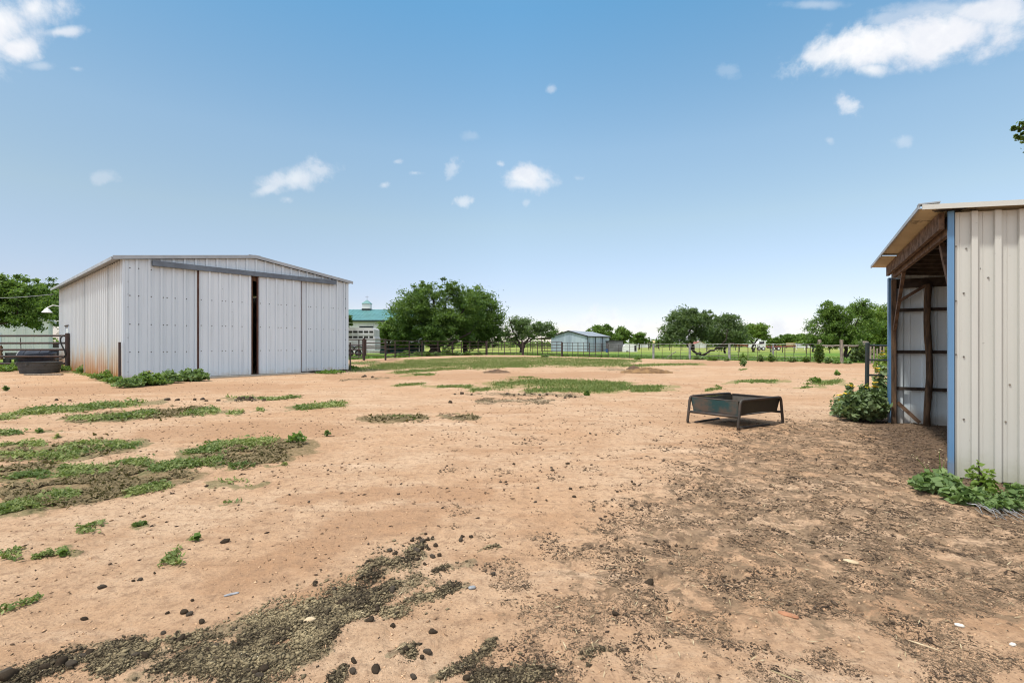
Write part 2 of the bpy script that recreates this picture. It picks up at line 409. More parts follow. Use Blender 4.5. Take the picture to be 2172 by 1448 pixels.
def masks(X, Y):
    n = fbm(X * 2.2, Y * 2.2, 5, 4)
    churn = polymask(X, Y, CHURNP, .55) * np.clip(.72 + (Y - 2.0) / 4, .72, 1)
    st = ((X - SO[0]) * SD[0] + (Y - SO[1]) * SD[1], (X - SO[0]) * TD[0] + (Y - SO[1]) * TD[1])
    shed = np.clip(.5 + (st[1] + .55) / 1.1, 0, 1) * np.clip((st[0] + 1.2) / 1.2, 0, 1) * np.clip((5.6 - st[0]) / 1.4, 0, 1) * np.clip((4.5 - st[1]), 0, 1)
    return dict(green=capmask(X, Y, GREEN), turf=capmask(X, Y, TURF) * np.clip(.3 + 1.5 * fbm(X * .45, Y * .45, 88, 4), 0, 1), dry=capmask(X, Y, DRY), churn=churn, shed=shed,
                manure=capmask(X, Y, MANURE, 1.6), red=capmask(X, Y, RED), n=n,
                pasture=np.clip((Y - fence_y(X)) / 1.2 + .5, 0, 1))
def height(X, Y, mk=None):
    mk = mk or masks(X, Y)
    D = np.hypot(X, Y); fade = np.clip(1.3 - D / 40, 0.12, 1)
    z = (fbm(X * .5, Y * .5, 3, 3) - .5) * .05
    z = z + (fbm(X * 3.2, Y * 3.2, 9, 4, .55) - .5) * .030 * (.35 + mk['churn'] * 1.2 + mk['manure'] * .6)
    hoof = vnoise(X * 5.5 + fbm(X * 3, Y * 3, 31, 2) * 2, Y * 5.5, 33)
    z = z - np.clip(.36 - hoof, 0, 1) * .085 * (.45 + mk['churn'])
    mm = np.clip(mk['manure'] * 1.4 + (mk['n'] - .5) * 1.6 - .25, 0, 1)
    z = z + mm * (-.004 + .022 * fbm(X * 14, Y * 14, 21, 3)) * np.clip(8 / (D + 4), .25, 1)
    z = z + np.clip(mk['green'] * 1.3 - .4, 0, 1) * .012
    return z * fade
def gh(x, y):
    return float(height(np.array([float(x)]), np.array([float(y)]))[0])
def GP(u, v, dz=0.0):
    x, y, _ = G(u, v); return (x, y, gh(x, y) + dz)

# ---------------------------------------------------------------- the ground: one sheet to the horizon
ang = np.concatenate([np.radians(np.linspace(-60, 60, 620)), np.radians(np.linspace(60, 300, 81))[1:-1]])
rad = np.concatenate([[.02, .3, .6, .9, 1.2], np.geomspace(1.45, 90, 780), np.geomspace(92, 3600, 70)])
AA, RR = np.meshgrid(ang, rad)
X = np.sin(AA) * RR; Y = np.cos(AA) * RR
mk = masks(X, Y); Z = height(X, Y, mk)
Z = np.where(RR > 400, -.3 * np.clip((RR - 400) / 600, 0, 1), Z)
na, nr = len(ang), len(rad)
idx = np.arange(nr * na).reshape(nr, na)
a = idx[:-1, :]; b = np.roll(idx, -1, 1)[:-1, :]; c = np.roll(idx, -1, 1)[1:, :]; d = idx[1:, :]
FA = np.stack([a, d, c, b], -1).reshape(-1, 4)

m, nt, bs = new_mat('yard_soil')
geo = nt.nodes.new('ShaderNodeNewGeometry').outputs['Position']
def at_(name):
    n = nt.nodes.new('ShaderNodeAttribute'); n.attribute_name = name
    s = nt.nodes.new('ShaderNodeSeparateColor'); lnk(nt, n.outputs['Color'], s.inputs[0]); return s.outputs
m1 = at_('cover_a'); m2 = at_('cover_b'); m3 = at_('cover_c')
green, dry, churn = m1[0], m1[1], m1[2]
manure, red, past = m2[0], m2[1], m2[2]
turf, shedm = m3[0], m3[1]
def plus(a, b, k=1.0): return mth(nt, 'ADD', a, mth(nt, 'MULTIPLY', mth(nt, 'SUBTRACT', b, .5), k))
nb = noise(nt, geo, .45, 6, .6); nmid = noise(nt, geo, 2.6, 7, .65); nf = noise(nt, geo, 17, 8, .7); nff = noise(nt, geo, 75, 5, .7)
nclump = noise(nt, geo, 7.5, 10, .72, .4); nleaf = noise(nt, geo, 26, 6, .65, .6)
col = mixc(nt, ramp(nt, nb, .36, .64), (.505, .350, .228), (.455, .285, .168))
col = mixc(nt, ramp(nt, nmid, .40, .70, 0, .65), col, (.37, .218, .122))
strk = nt.nodes.new('ShaderNodeMapping'); strk.inputs['Rotation'].default_value = (0, 0, math.radians(-28)); strk.inputs['Scale'].default_value = (.45, 2.4, 1); lnk(nt, geo, strk.inputs['Vector'])
ns = noise(nt, strk.outputs[0], 1.1, 7, .66)
col = mixc(nt, ramp(nt, ns, .50, .72, 0, .75), col, (.335, .195, .108))
col = mixc(nt, ramp(nt, ns, .30, .46, .6, 0), col, (.56, .41, .285))
rf = ramp(nt, plus(mth(nt, 'MULTIPLY', red, .85), ns, 1.3), .15, .85)
col = mixc(nt, mth(nt, 'MULTIPLY', rf, .75), col, mixc(nt, nf, (.31, .175, .095), (.41, .245, .14)))
# grain
col = mixc(nt, ramp(nt, nf, .44, .70, 0, .75), col, (.25, .155, .095))
col = mixc(nt, ramp(nt, nff, .48, .70, 0, .6), col, (.22, .135, .085))
col = mixc(nt, ramp(nt, nff, .25, .42, .4, 0), col, (.58, .41, .28))
# dry thatch, trodden litter and dung: materials of their own lying on the sand
df = ramp(nt, plus(dry, nclump, 1.1), .40, .75)
col = mixc(nt, mth(nt, 'MULTIPLY', df, .9), col, mixc(nt, ramp(nt, nleaf, .35, .65), (.125, .098, .045), (.26, .185, .105)))
litter = mixc(nt, ramp(nt, nf, .38, .62), (.095, .064, .042), (.25, .170, .105))
cf = ramp(nt, plus(mth(nt, 'MULTIPLY', churn, .82), nclump, 3.6), .55, .95)
cf2 = ramp(nt, plus(mth(nt, 'MULTIPLY', churn, .82), nf, 2.6), .75, 1.1, 0, .85)
col = mixc(nt, mth(nt, 'MULTIPLY', mth(nt, 'MAXIMUM', cf, cf2), .85), col, litter)
sf = ramp(nt, plus(shedm, nclump, 1.0), .30, .85)  # dark soil in and before the shed, deepened to paint in its shade
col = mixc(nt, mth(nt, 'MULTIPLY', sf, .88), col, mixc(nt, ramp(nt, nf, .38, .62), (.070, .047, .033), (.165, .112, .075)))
mf = ramp(nt, plus(manure, nclump, 2.6), .72, 1.1)
mcol = mixc(nt, ramp(nt, nleaf, .36, .62), (.095, .078, .046), (.24, .20, .12))
col = mixc(nt, mth(nt, 'MULTIPLY', mf, .7), col, mcol)
gf = ramp(nt, plus(green, nclump, 1.4), .42, .80)
col = mixc(nt, mth(nt, 'MULTIPLY', gf, .70), col, mixc(nt, ramp(nt, nleaf, .35, .65), (.085, .095, .035), (.20, .17, .085)))
tf = ramp(nt, plus(turf, nclump, 1.7), .40, .85)
col = mixc(nt, mth(nt, 'MULTIPLY', tf, .6), col, mixc(nt, ramp(nt, nleaf, .35, .65), (.10, .13, .035), (.22, .20, .075)))
# pasture beyond the fence
npast = noise(nt, geo, .06, 5, .6)
pcol = mixc(nt, ramp(nt, npast, .35, .65), (.105, .190, .030), (.185, .235, .050))
sp = nt.nodes.new('ShaderNodeSeparateXYZ'); lnk(nt, geo, sp.inputs[0])
mow = ramp(nt, sp.outputs[1], 62, 100)                      # the far field is a drier, paler hay meadow
pcol = mixc(nt, mth(nt, 'MULTIPLY', mow, .85), pcol, mixc(nt, ramp(nt, npast, .4, .6), (.30, .31, .085), (.24, .27, .065)))
pcol = mixc(nt, ramp(nt, nleaf, .40, .75, 0, .45), pcol, (.055, .105, .018))
pf = ramp(nt, plus(past, nmid, .8), .35, .65)
col = mixc(nt, pf, col, pcol)
lnk(nt, col, bs.inputs['Base Color']); bs.inputs['Roughness'].default_value = .95; bs.inputs['Specular IOR Level'].default_value = .1
hsum = mth(nt, 'ADD', mth(nt, 'MULTIPLY', nf, .8), mth(nt, 'MULTIPLY', nff, .30))
hsum = mth(nt, 'ADD', hsum, mth(nt, 'MULTIPLY', nclump, .7))
bump(nt, hsum, .9, .030, bs)

go = np_obj('ground', np.stack([X, Y, Z], -1).reshape(-1, 3), FA, 'yard_soil', smooth=True)
tag(go, None, None, kind='structure')
def setcol(name, r, g, b):
    at = go.data.attributes.new(name, 'FLOAT_COLOR', 'POINT')
    at.data.foreach_set('color', np.stack([r, g, b, np.ones_like(r)], -1).astype(np.float32).ravel())
setcol('cover_a', mk['green'], mk['dry'], mk['churn'])
setcol('cover_b', mk['manure'], mk['red'], mk['pasture'])
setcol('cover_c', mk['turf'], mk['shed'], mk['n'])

# ---------------------------------------------------------------- loose cover lying on the ground
def scatter_caps(caps, dens, asp=3.0, jit=1.0):
    us = []; vs = []
    for line, w in caps:
        for (a, b), (c, e) in zip(line[:-1], line[1:]):
            L = math.hypot(c - a, e - b) + 2 * w
            n = max(3, int(L * 2 * w * dens))
            t = NR.random(n) * 1.0
            off = NR.normal(0, .5, n) * w * jit; offu = NR.normal(0, .5, n) * w * asp * .6
            us.append(a + (c - a) * t + offu); vs.append(b + (e - b) * t + off)
    u = np.concatenate(us); v = np.maximum(np.concatenate(vs), 742)
    d = F * EYE / (v - HZ); return (u - CU) / F * d, d
def leaves(P, S, elong=1.6, up=.5, seed=0):
    """rhombic leaves at P, size S"""
    rg = np.random.default_rng(seed); n = len(P)
    nrm = rg.normal(0, 1, (n, 3)); nrm[:, 2] = np.abs(nrm[:, 2]) + up; nrm /= np.linalg.norm(nrm, axis=1, keepdims=True)
    r = rg.normal(0, 1, (n, 3)); a = np.cross(nrm, r); a /= np.linalg.norm(a, axis=1, keepdims=True); b = np.cross(nrm, a)
    S = np.asarray(S)[:, None]
    V = np.stack([P - a * S * .5 * elong, P + b * S * .5, P + a * S * .5 * elong, P - b * S * .5], 1).reshape(-1, 3)
    return V, np.arange(n * 4).reshape(n, 4)
def blades(P, H, W, seed=0):
    rg = np.random.default_rng(seed); n = len(P); a = rg.random(n) * 6.283
    wv = np.stack([np.cos(a), np.sin(a), np.zeros(n)], 1) * (W * .5)[:, None]
    tip = np.stack([rg.normal(0, .45, n), rg.normal(0, .45, n), np.ones(n)], 1) * H[:, None]
    V = np.stack([P - wv, P + wv, P + tip], 1).reshape(-1, 3)
    return V, np.arange(n * 3).reshape(n, 3)
OCT = np.array([(1,0,0),(0,1,0),(-1,0,0),(0,-1,0),(0,0,1),(0,0,-.6)], float)
OCTF = np.array([(0,1,4),(1,2,4),(2,3,4),(3,0,4),(1,0,5),(2,1,5),(3,2,5),(0,3,5)])
def crumbs(P, S, flat=.6, elong=1.5, seed=0, tilt=.5):
    rg = np.random.default_rng(seed); n = len(P)
    sc = np.stack([S * (1 + rg.random(n) * (elong - 1)), S * (.6 + .5 * rg.random(n)), S * flat * (.6 + .7 * rg.random(n))], 1)
    V = OCT[None] * sc[:, None, :] * (.75 + .5 * rg.random((n, 6, 1)))
    a = rg.random(n) * 6.283; ca, sa = np.cos(a), np.sin(a)
    x = V[:, :, 0] * ca[:, None] - V[:, :, 1] * sa[:, None]; y = V[:, :, 0] * sa[:, None] + V[:, :, 1] * ca[:, None]
    z = V[:, :, 2] + (rg.random(n) - .5)[:, None] * x * 2 * tilt
    V = np.stack([x, y, z], -1) + P[:, None, :]
    return V.reshape(-1, 3), (OCTF[None] + (np.arange(n) * 6)[:, None, None]).reshape(-1, 3)
def tints(n, per, spread=.5, mean=.5):
    return np.repeat(np.clip(NR.normal(mean, spread, n), 0, 1), per)

def keep(x, y, sel): return x[sel], y[sel]
# low green weeds
x, y = scatter_caps(GREEN, 2.6)
n_ = fbm(x * 3.5, y * 3.5, 77, 3); mg = capmask(x, y, GREEN)
x, y = keep(x, y, (mg * .9 + (n_ - .5) * 2.8 - NR.random(len(x)) * .6 > .36) | ((NR.random(len(x)) < .05) & (n_ > .4)))
z = height(x, y); hh = (NR.random(len(x)) ** 2 * .018 + (NR.random(len(x)) < .15) * NR.random(len(x)) * .030) * np.clip(y / 5, .8, 2.0)
S = np.clip(NR.gamma(3, .85, len(x)) * y / F, .007, .05)
V, Fc = leaves(np.stack([x, y, z + hh + .006], 1), S, 1.7, .7, 1)
patch = np.clip(.5 + (fbm(x * 1.6, y * 1.6, 55, 3) - .5) * 3.4 + NR.normal(0, .28, len(x)), 0, 1)
tag(np_obj('ground_weeds', V, Fc, 'leaf_mat_green', np.repeat(patch, 4)), 'low green weed mats creeping over the sandy yard', 'weeds', kind='stuff')
# dry thatch between the weeds
x, y = scatter_caps(DRY, .55); sel = fbm(x * 4, y * 4, 78, 3) > .42; x, y = keep(x, y, sel)
z = height(x, y); S = np.clip(NR.gamma(4, .8, len(x)) * y / F, .008, .06)
V, Fc = leaves(np.stack([x, y, z + .008 + NR.random(len(x)) * .012], 1), S, 3.2, 1.4, 2)
tag(np_obj('dry_thatch', V, Fc, 'leaf_dry', tints(len(x), 4)), 'brown dead stems matted between the green weeds', 'dead grass', kind='stuff')
# turf patches at the far side of the yard
x, y = scatter_caps(TURF, 2.8); mt = capmask(x, y, TURF); n_ = fbm(x * .7, y * .7, 79, 5, .65)
x, y = keep(x, y, (mt + (n_ - .5) * 2.6 - NR.random(len(x)) * .7 > .22) & (y < fence_y(x) + 1)); z = height(x, y)
Hh = np.clip(NR.gamma(3, .6, len(x)) * y / F, .015, .075); V, Fc = blades(np.stack([x, y, z], 1), Hh, Hh * .55 + .012, 3)
tag(np_obj('yard_turf', V, Fc, 'grass_blade', tints(len(x), 3, .35)), 'thin green turf on the far half of the yard', 'grass', kind='stuff')
# pasture grass along the fence
n = 26000; x = NR.uniform(-34, 44, n); y = fence_y(x) + NR.gamma(1.3, 6.5, n); sel = (y < 100) & (np.abs(x / y) < 1.15)
x, y = keep(x, y, sel); z = height(x, y)
Hh = NR.uniform(.10, .30, len(x)) * np.clip(1.4 - (y - fence_y(x)) / 20, .35, 1); V, Fc = blades(np.stack([x, y, z], 1), Hh, Hh * .5 + .03, 4)
tag(np_obj('pasture_grass', V, Fc, 'pasture_blade', tints(len(x), 3, .35)), 'bright green pasture grass beyond the fences', 'grass', kind='stuff')
# trodden litter
def scatter_px(n, u0, u1, v0, v1):
    u = NR.uniform(u0, u1, n); v = NR.uniform(v0, v1, n); d = F * EYE / (v - HZ); return (u - CU) / F * d, d
x, y = scatter_px(150000, 930, 2240, 870, 1455); mkk = masks(x, y); n_ = fbm(x * 4.2, y * 4.2, 81, 4)
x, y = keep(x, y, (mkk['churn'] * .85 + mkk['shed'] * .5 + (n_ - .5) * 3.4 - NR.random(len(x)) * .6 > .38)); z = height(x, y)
S = np.clip(NR.gamma(1.6, .65, len(x)) * y / F, .002, .016)
V, Fc = crumbs(np.stack([x, y, z + S * .2], 1), S, .45, 2.4, 5)
tag(np_obj('trodden_litter', V, Fc, 'crumb_churn', np.repeat(np.clip(.42 + (fbm(x * 5, y * 5, 92, 3) - .5) * 1.6 + NR.normal(0, .32, len(x)), 0, 1), 6)), 'crumbs of trodden dung and litter before the shed', 'litter', kind='stuff')
x, y = scatter_caps(MANURE, 1.8, 1.6, 1.9); mm = capmask(x, y, MANURE, 1.6); n_ = fbm(x * 5, y * 5, 82, 5, .6)
x, y = keep(x, y, mm * .8 + (n_ - .5) * 3.2 + (fbm(x * 1.8, y * 1.8, 84, 3) - .5) * 2.4 - NR.random(len(x)) * .7 + (NR.random(len(x)) < .10) * .6 > .46); z = height(x, y)
S = np.clip(NR.gamma(1.1, .95, len(x)) * y / F, .0016, .015)
V, Fc = crumbs(np.stack([x, y, z + S * .25 + NR.random(len(x)) ** 3 * .008], 1), S, .55, 1.9, 6, .45)
tag(np_obj('manure_litter', V, Fc, 'crumb_manure', np.repeat(np.clip(.45 + (fbm(x * 6, y * 6, 91, 3) - .5) * 1.8 + NR.normal(0, .30, len(x)), 0, 1), 6)), 'crumbled olive brown manure spread over the sand', 'manure', kind='stuff')
# small droppings and pebbles everywhere
x, y = scatter_px(48000, -40, 2220, 775, 1455)
sel = (fbm(x * 1.1, y * 1.1, 83, 4) + NR.random(len(x)) * .3 > .56) & (y < fence_y(x) - .5); x, y = keep(x, y, sel); z = height(x, y)
ok_ = NR.random(len(x)) < np.clip((y - 1.2) / 7, .18, 1); x, y, z = x[ok_], y[ok_], z[ok_]
S = np.clip(NR.gamma(1.25, .72, len(x)) * y / F, .0015, .016)
V, Fc = crumbs(np.stack([x, y, z + S * .3], 1), S, .55, 2.2, 7)
tag(np_obj('soil_crumbs', V, Fc, 'crumb_sand', tints(len(x), 6)), 'small dark crumbs scattered over the sand', 'soil crumbs', kind='stuff')
# pale clods of sand
x, y = scatter_px(4500, -40, 2220, 1000, 1455); z = height(x, y)
S = np.clip(NR.gamma(1.4, .9, len(x)) * y / F, .002, .012)
V, Fc = crumbs(np.stack([x, y, z + S * .05], 1), S, .55, 1.5, 8)
tag(np_obj('sand_clods', V, Fc, 'clod_sand', tints(len(x), 6)), 'pale clods of kicked up sand', 'sand clods', kind='stuff')
# loose straw
x, y = scatter_px(2200, 700, 2200, 1000, 1455); mkk = masks(x, y)
x, y = keep(x, y, (mkk['churn'] + mkk['manure']) * NR.random(len(x)) > .35); z = height(x, y)
S = np.clip(NR.gamma(2.5, .8, len(x)) * y / F, .004, .012)
V, Fc = leaves(np.stack([x, y, z + .010], 1), S * .55, 9, 2.5, 9)
tag(np_obj('loose_straw', V, Fc, 'straw', tints(len(x), 4)), 'bits of pale straw lying in the litter', 'straw', kind='stuff')
# ================================================================ white barn
A = (-15.18, 18.9); _u = math.hypot(.647, .76); BU = (.647 / _u, .76 / _u); BV = (-BU[1], BU[0])
BN = (BU[1], -BU[0]); BS = (-BU[0], -BU[1])
BW, BL, EV, RG = 9.66, 16.0, 4.75, 5.44
def bp(t, l, z=0.0, o=0.0): return (A[0] + BU[0] * t + BV[0] * l + BN[0] * o, A[1] + BU[1] * t + BV[1] * l + BN[1] * o, z)
def bz(t): return EV + (RG - EV) * (1 - abs(t - BW / 2) / (BW / 2))
def v3(d, k=1.0, z=0.0): return (d[0] * k, d[1] * k, z)
barn = thing('metal_barn', 'large white ribbed metal barn with sliding double doors and rusty side wall', 'barn', bp(0, 0))
mb = MB()
mb.ribs(A, BU, BN, 0, 2.50, .0, bz, .41, .10, .062, 0, 0, .0)
mb.ribs(A, BU, BN, 7.05, BW, .09, bz, .41, .10, .062, 0, 0, .0)
mb.ribs(A, BU, BN, 2.50, 7.05, 4.62, bz, .41, .10, .062, 0, 0, .0)
for z in (1.13, 2.23, 3.36, 4.45):
    for k in range(0, 24):
        t = .41 * k + .07
        if z < 4.4 and 2.4 < t < 7.1: continue
        if z > 4.4 and t > .9: continue
        mb.stud(bp(t, 0, z, .004), (*BN, 0), .024, .012, 1)
        if k % 3 == 0: mb.stud(bp(t + .13, 0, z, .004), (*BN, 0), .024, .012, 1)
for z in (.35, .75, 1.7, 2.9, 3.4, 3.9): mb.stud(bp(.13, 0, z, .004), (*BN, 0), .022, .012, 1); mb.stud(bp(BW - .13, 0, z, .004), (*BN, 0), .022, .012, 1)
for k in range(18, 24): mb.stud(bp(.41 * k + .07, 0, .2, .004), (*BN, 0), .024, .012, 1)
mb.build('front_wall', ['barn_white', 'screw'], barn)
mb = MB(); mb.ribs(A, BV, BS, 0, BL, 0.0, EV, .41, .11, .06, 0, 0, .2)
for z in (1.15, 2.25, 3.35, 4.3):
    for k in range(0, 39): mb.stud(bp(0, .2 + .41 * k + .09, z, 0)[:2] + (z,), (*BS, 0), .016, .008, 1)
for l in (2.55, 5.1, 7.9): mb.obox(bp(-.006, l, .05), v3(BV, .022), v3(BS, .03), (0, 0, EV - .1), 2)
mb.build('side_wall', ['barn_side', 'screw', 'trim_grey'], barn)
mb = MB(); P0 = bp(BW, 0); mb.ribs(P0, BV, BU, 0, BL, 0, EV, .41, .085, .03); mb.build('side_wall', 'far_white', barn)
mb = MB(); P0 = bp(0, BL); mb.ribs(P0, BU, BV, 0, BW, 0, bz, .41, .085, .03); mb.build('back_wall', 'far_white', barn)
# doors hang on the track, clear of the wall
for t0, t1, edge in ((2.56, 4.68, 'l'), (5.0, 7.02, 'r')):
    mb = MB(); P0 = bp(0, 0, 0, .05)
    mb.ribs(P0, BU, BN, t0, t1, .055, 4.66, .41, .10, .062, .05, 0, t0 - .02)
    mb.obox(bp(t0, 0, .055, .05), v3(BU, t1 - t0), v3(BN, .046), (0, 0, 4.6), 0)
    for z in (1.15, 2.25, 3.36):
        for k in range(6):
            t = t0 + .08 + .41 * k
            if t < t1 - .05: mb.stud(bp(t, 0, z, .101), (*BN, 0), .022, .012, 1)
            if k % 3 == 2 and t + .13 < t1: mb.stud(bp(t + .14, 0, z, .101), (*BN, 0), .022, .012, 1)
    for z, t in ((.35, t0 + .4), (3.9, t0 + .9), (2.9, t0 + 1.3), (.62, t0 + 1.6)): mb.stud(bp(t, 0, z, .101), (*BN, 0), .012, .006, 1)
    door = mb.build('sliding_door', ['barn_door', 'screw'], barn)
    mb = MB()
    if edge == 'l':
        mb.obox(bp(t0 - .065, 0, .05, .03), v3(BU, .065), v3(BN, .05), (0, 0, 4.56))
        mb.obox(bp(t1 + .001, 0, .055, .05), v3(BU, .03), v3(BN, .06), (0, 0, 4.55))
    else:
        mb.obox(bp(t0 - .07, 0, .055, .045), v3(BU, .068), v3(BN, .055), (0, 0, 4.55))
        mb.obox(bp(t1 + .001, 0, .05, .05), v3(BU, .03), v3(BN, .06), (0, 0, 4.58))
    mb.build('door_edge', 'rust_edge', door)
mb = MB(); mb.obox(bp(.90, 0, 4.60, .04), v3(BU, 7.97), v3(BN, .2), (0, 0, .21)); mb.build('door_track', 'track_slate', barn)
mb = MB(); mb.obox(bp(4.70, 0, .02, -.16), v3(BU, .11), v3(BN, .10), (0, 0, 4.5)); mb.obox(bp(4.5, 0, 4.40, -.05), v3(BU, .8), v3(BN, .04), (0, 0, .19)); mb.build('door_post', 'brown_wood', barn)
mb = MB(); mb.obox(bp(.03, .03, .012), v3(BU, BW - .06), v3(BV, BL - .06), (0, 0, .006)); mb.build('floor', 'concrete', barn)
mb = MB()
mb.obox(bp(-.035, 0, 0, .001), v3(BU, .16), v3(BN, .032), (0, 0, EV)); mb.obox(bp(-.036, 0, 0, -.001), v3(BU, .03), v3(BN, -.12), (0, 0, EV))
mb.build('corner_trim', 'barn_white', barn)
mb = MB(); mb.obox(bp(BW - .12, 0, .09, .001), v3(BU, .15), v3(BN, .032), (0, 0, EV - .1)); mb.build('corner_trim', 'barn_white', barn)
mb = MB(); mb.obox(bp(-.036, BL, 0, 0), v3(BU, .1), v3(BV, .03), (0, 0, EV)); mb.build('corner_trim', 'barn_white', barn)
# roof: two ribbed slopes with overhang, fascia along the rakes and eaves
E = .36; sl = (RG - EV) / (BW / 2)
mb = MB()
for sgn in (-1, 1):
    n = int((BL + .3) / .2)
    for k in range(n):
        l0 = -.14 + k * .2; th = .05 if k % 2 == 0 else .075
        te = BW / 2 + sgn * (BW / 2 + (E if sgn < 0 else .22))
        ze = EV + .05 - sl * (E if sgn < 0 else .22)
        r0 = bp(BW / 2, l0, RG + .05); e0 = bp(te, l0, ze)
        ev = tuple(e0[i] - r0[i] for i in range(3))
        mb.obox(r0, ev, v3(BV, .201 if k % 2 else .2), (0, 0, th))
roof = mb.build('roof', 'trim_grey', barn)
mb = MB()
for sgn, e in ((-1, E), (1, .22)):
    te = BW / 2 + sgn * (BW / 2 + e); ze = EV + .0 - sl * e
    r0 = bp(BW / 2, -.145, RG); e0 = bp(te, -.145, ze); ev = tuple(e0[i] - r0[i] for i in range(3))
    mb.obox(r0, ev, v3(BN, .03), (0, 0, .145))
mb.obox(bp(BW / 2 - .25, -.14, RG + .12), v3(BU, .5), v3(BV, BL + .3), (0, 0, .02))
mb.build('rake_trim', 'trim_grey', roof)
mb = MB(); mb.obox(bp(-E - .01, -.14, EV - sl * E - .02), v3(BU, -.03), v3(BV, BL + .3), (0, 0, .12)); mb.build('eave_trim', 'trim_grey', roof)
mb = MB(); mb.obox(bp(-.07, 12.25, .05), v3(BV, .95), v3(BU, .06), (0, 0, 2.3)); sdr = mb.build('side_door', 'barn_side', barn)
mb = MB(); mb.obox(bp(-.095, 12.15, .05), v3(BV, .09), v3(BU, .08), (0, 0, 2.42)); mb.obox(bp(-.095, 13.21, .05), v3(BV, .09), v3(BU, .08), (0, 0, 2.42))
mb.build('door_frame', 'barn_white', sdr)
mb = MB(); mb.obox(bp(-.12, 12.15, 2.471), v3(BV, 1.15), v3(BU, .10), (0, 0, .05)); mb.build('lintel', 'pipe_dark', sdr)
mb = MB(); mb.tube([bp(-.14, 12.35, 1.2), bp(-.07, 12.35, 1.2)], .03, 8); mb.build('handle', 'screw', sdr)
# lamp below the far eave corner
lt = thing('wall_lamp', 'white bullet shaped lamp fixed to the far edge of the white barn', 'lamp', bp(-.2, BL - .1, 3.5))
mb = MB(); mb.lathe(bp(-.55, BL + .1, 3.35), [(.02, .3), (.10, .22), (.22, .05), (.26, 0)], 14); mb.build('shade', 'vehicle_white', lt)
mb = MB(); mb.tube([bp(-.02, BL - .05, 3.75), bp(-.3, BL, 3.8), bp(-.55, BL + .1, 3.64)], .03, 6); mb.build('bracket', 'vehicle_white', lt)
# concrete apron in front of the doors
mb = MB()
pts = [(1.9, .02), (7.4, .02), (7.3, .55), (4.2, .75), (1.75, .62)]
top = [bp(t, 0, .045, o) for t, o in pts]; bot = [bp(t, 0, -.2, o) for t, o in pts]; n = len(pts)
mb.add(top + bot, [tuple(range(n))[::-1]] + [(i, (i + 1) % n, n + (i + 1) % n, n + i) for i in range(n)])
tag(mb.build('concrete_apron', 'concrete', None, bp(4.5, 0)), 'worn concrete slab under the sliding doors of the white barn', 'slab')
# thin pipe posts at the barn corners
for lab, p, h in (('thin black pipe post at the near left corner of the white barn', bp(-.13, -.05), 1.52), ('thin black pipe post at the right corner of the white barn', bp(BW + .12, -.05), 1.55)):
    mb = MB(); mb.tube([(p[0], p[1], -.1), (p[0], p[1], h)], .042, 8)
    tag(mb.build('pipe_post', 'pipe_dark', None, p), lab, 'post', 'pipe posts at the barn corners')

# ================================================================ left gate, tubs, hose
GD = 26.6
gx = xat(143, GD)
mb = MB(); mb.tube([(gx, GD, -.2), (gx, GD, 2.04)], .10, 12); mb.lathe((gx, GD, 2.04), [(.10, 0), (.06, .03), (.001, .035)], 12)
tag(mb.build('gate_post', 'pipe_dark', None, (gx, GD, 0), smooth=False), 'thick black pipe post between the pipe gate and the white barn', 'post')
gate = thing('pipe_gate', 'long black five rail pipe gate left of the white barn', 'gate', (gx - 4, GD, 0))
for z in (1.92, 1.52, 1.155, .79, .40):
    mb = MB(); mb.tube([(gx - 8.2, GD - .1, z - .02), (gx - .13, GD, z)], .055, 8); mb.build('rail', 'pipe_dark', gate)
for px in (gx - .4, gx - 8.15):
    if px > gx - 1: continue
    mb = MB(); mb.tube([(px, GD - .1, .35), (px, GD - .1, 1.95)], .055, 8); mb.build('stile', 'pipe_dark', gate)
# round stock tub in front of the gate
def tub(name, lab, c, r, h, outer, inner, tilt=(0, 0)):
    t = thing(name, lab, 'tub', c)
    ax = (tilt[0], tilt[1], 1)
    mb = MB(); mb.lathe(c, [(.001, 0), (r * .86, 0), (r * .88, .03), (r * .905, h * .3), (r * .925, h * .31), (r * .95, h * .62), (r * .97, h * .63), (r * .99, h * .93), (r * 1.03, h * .95), (r * 1.04, h), (r * .98, h), (r * .95, h * .9), (r * .85, .06), (.001, .05)], 40, 0, ax)
    mb.build('shell', outer, t, smooth=False)
    for k in range(8):
        a = k * math.pi / 4 + .2; mb = MB(); mb.lathe((c[0] + math.cos(a) * r * .98, c[1] + math.sin(a) * r * .98, c[2] + h * .8), [(.001, -.02), (.07, -.02), (.07, .03), (.001, .03)], 8)
        mb.build('rim_grip', outer, t)
    return t
c0 = G(86, 788); cx, cy = xat(84.5, 24.5), 24.5
t1 = tub('stock_tub', 'low round grey black stock tub standing in front of the pipe gate', (cx, cy, 0), .84, .56, 'tub_grey', 'black_plastic')
mb = MB(); mb.lathe((cx, cy, .30), [(.001, 0), (.74, 0)], 32); mb.build('water', 'water', t1)
tub('stock_tub', 'dark blue black tub lying tipped behind the grey stock tub', (xat(78, 27.6), 27.7, .12), .86, .74, 'tub_blue', 'black_plastic', (-.05, -.16))
bd = 29.2
bar = thing('plastic_drum', 'big black plastic drum on its side behind the pipe gate', 'drum', (xat(85, bd), bd, 0))
x0, x1 = xat(53, bd), xat(117, bd); zc = .62
mb = MB(); mb.lathe((x0, bd, zc), [(.001, .0), (.50, .0), (.55, .03), (.55, .3), (.57, .32), (.57, .38), (.55, .4), (.55, 1.2), (.57, 1.22), (.57, 1.28), (.55, 1.3), (.55, x1 - x0 - .03), (.5, x1 - x0), (.001, x1 - x0)], 28, 0, (1, 0, 0)); mb.build('barrel', 'tub_blue', bar)
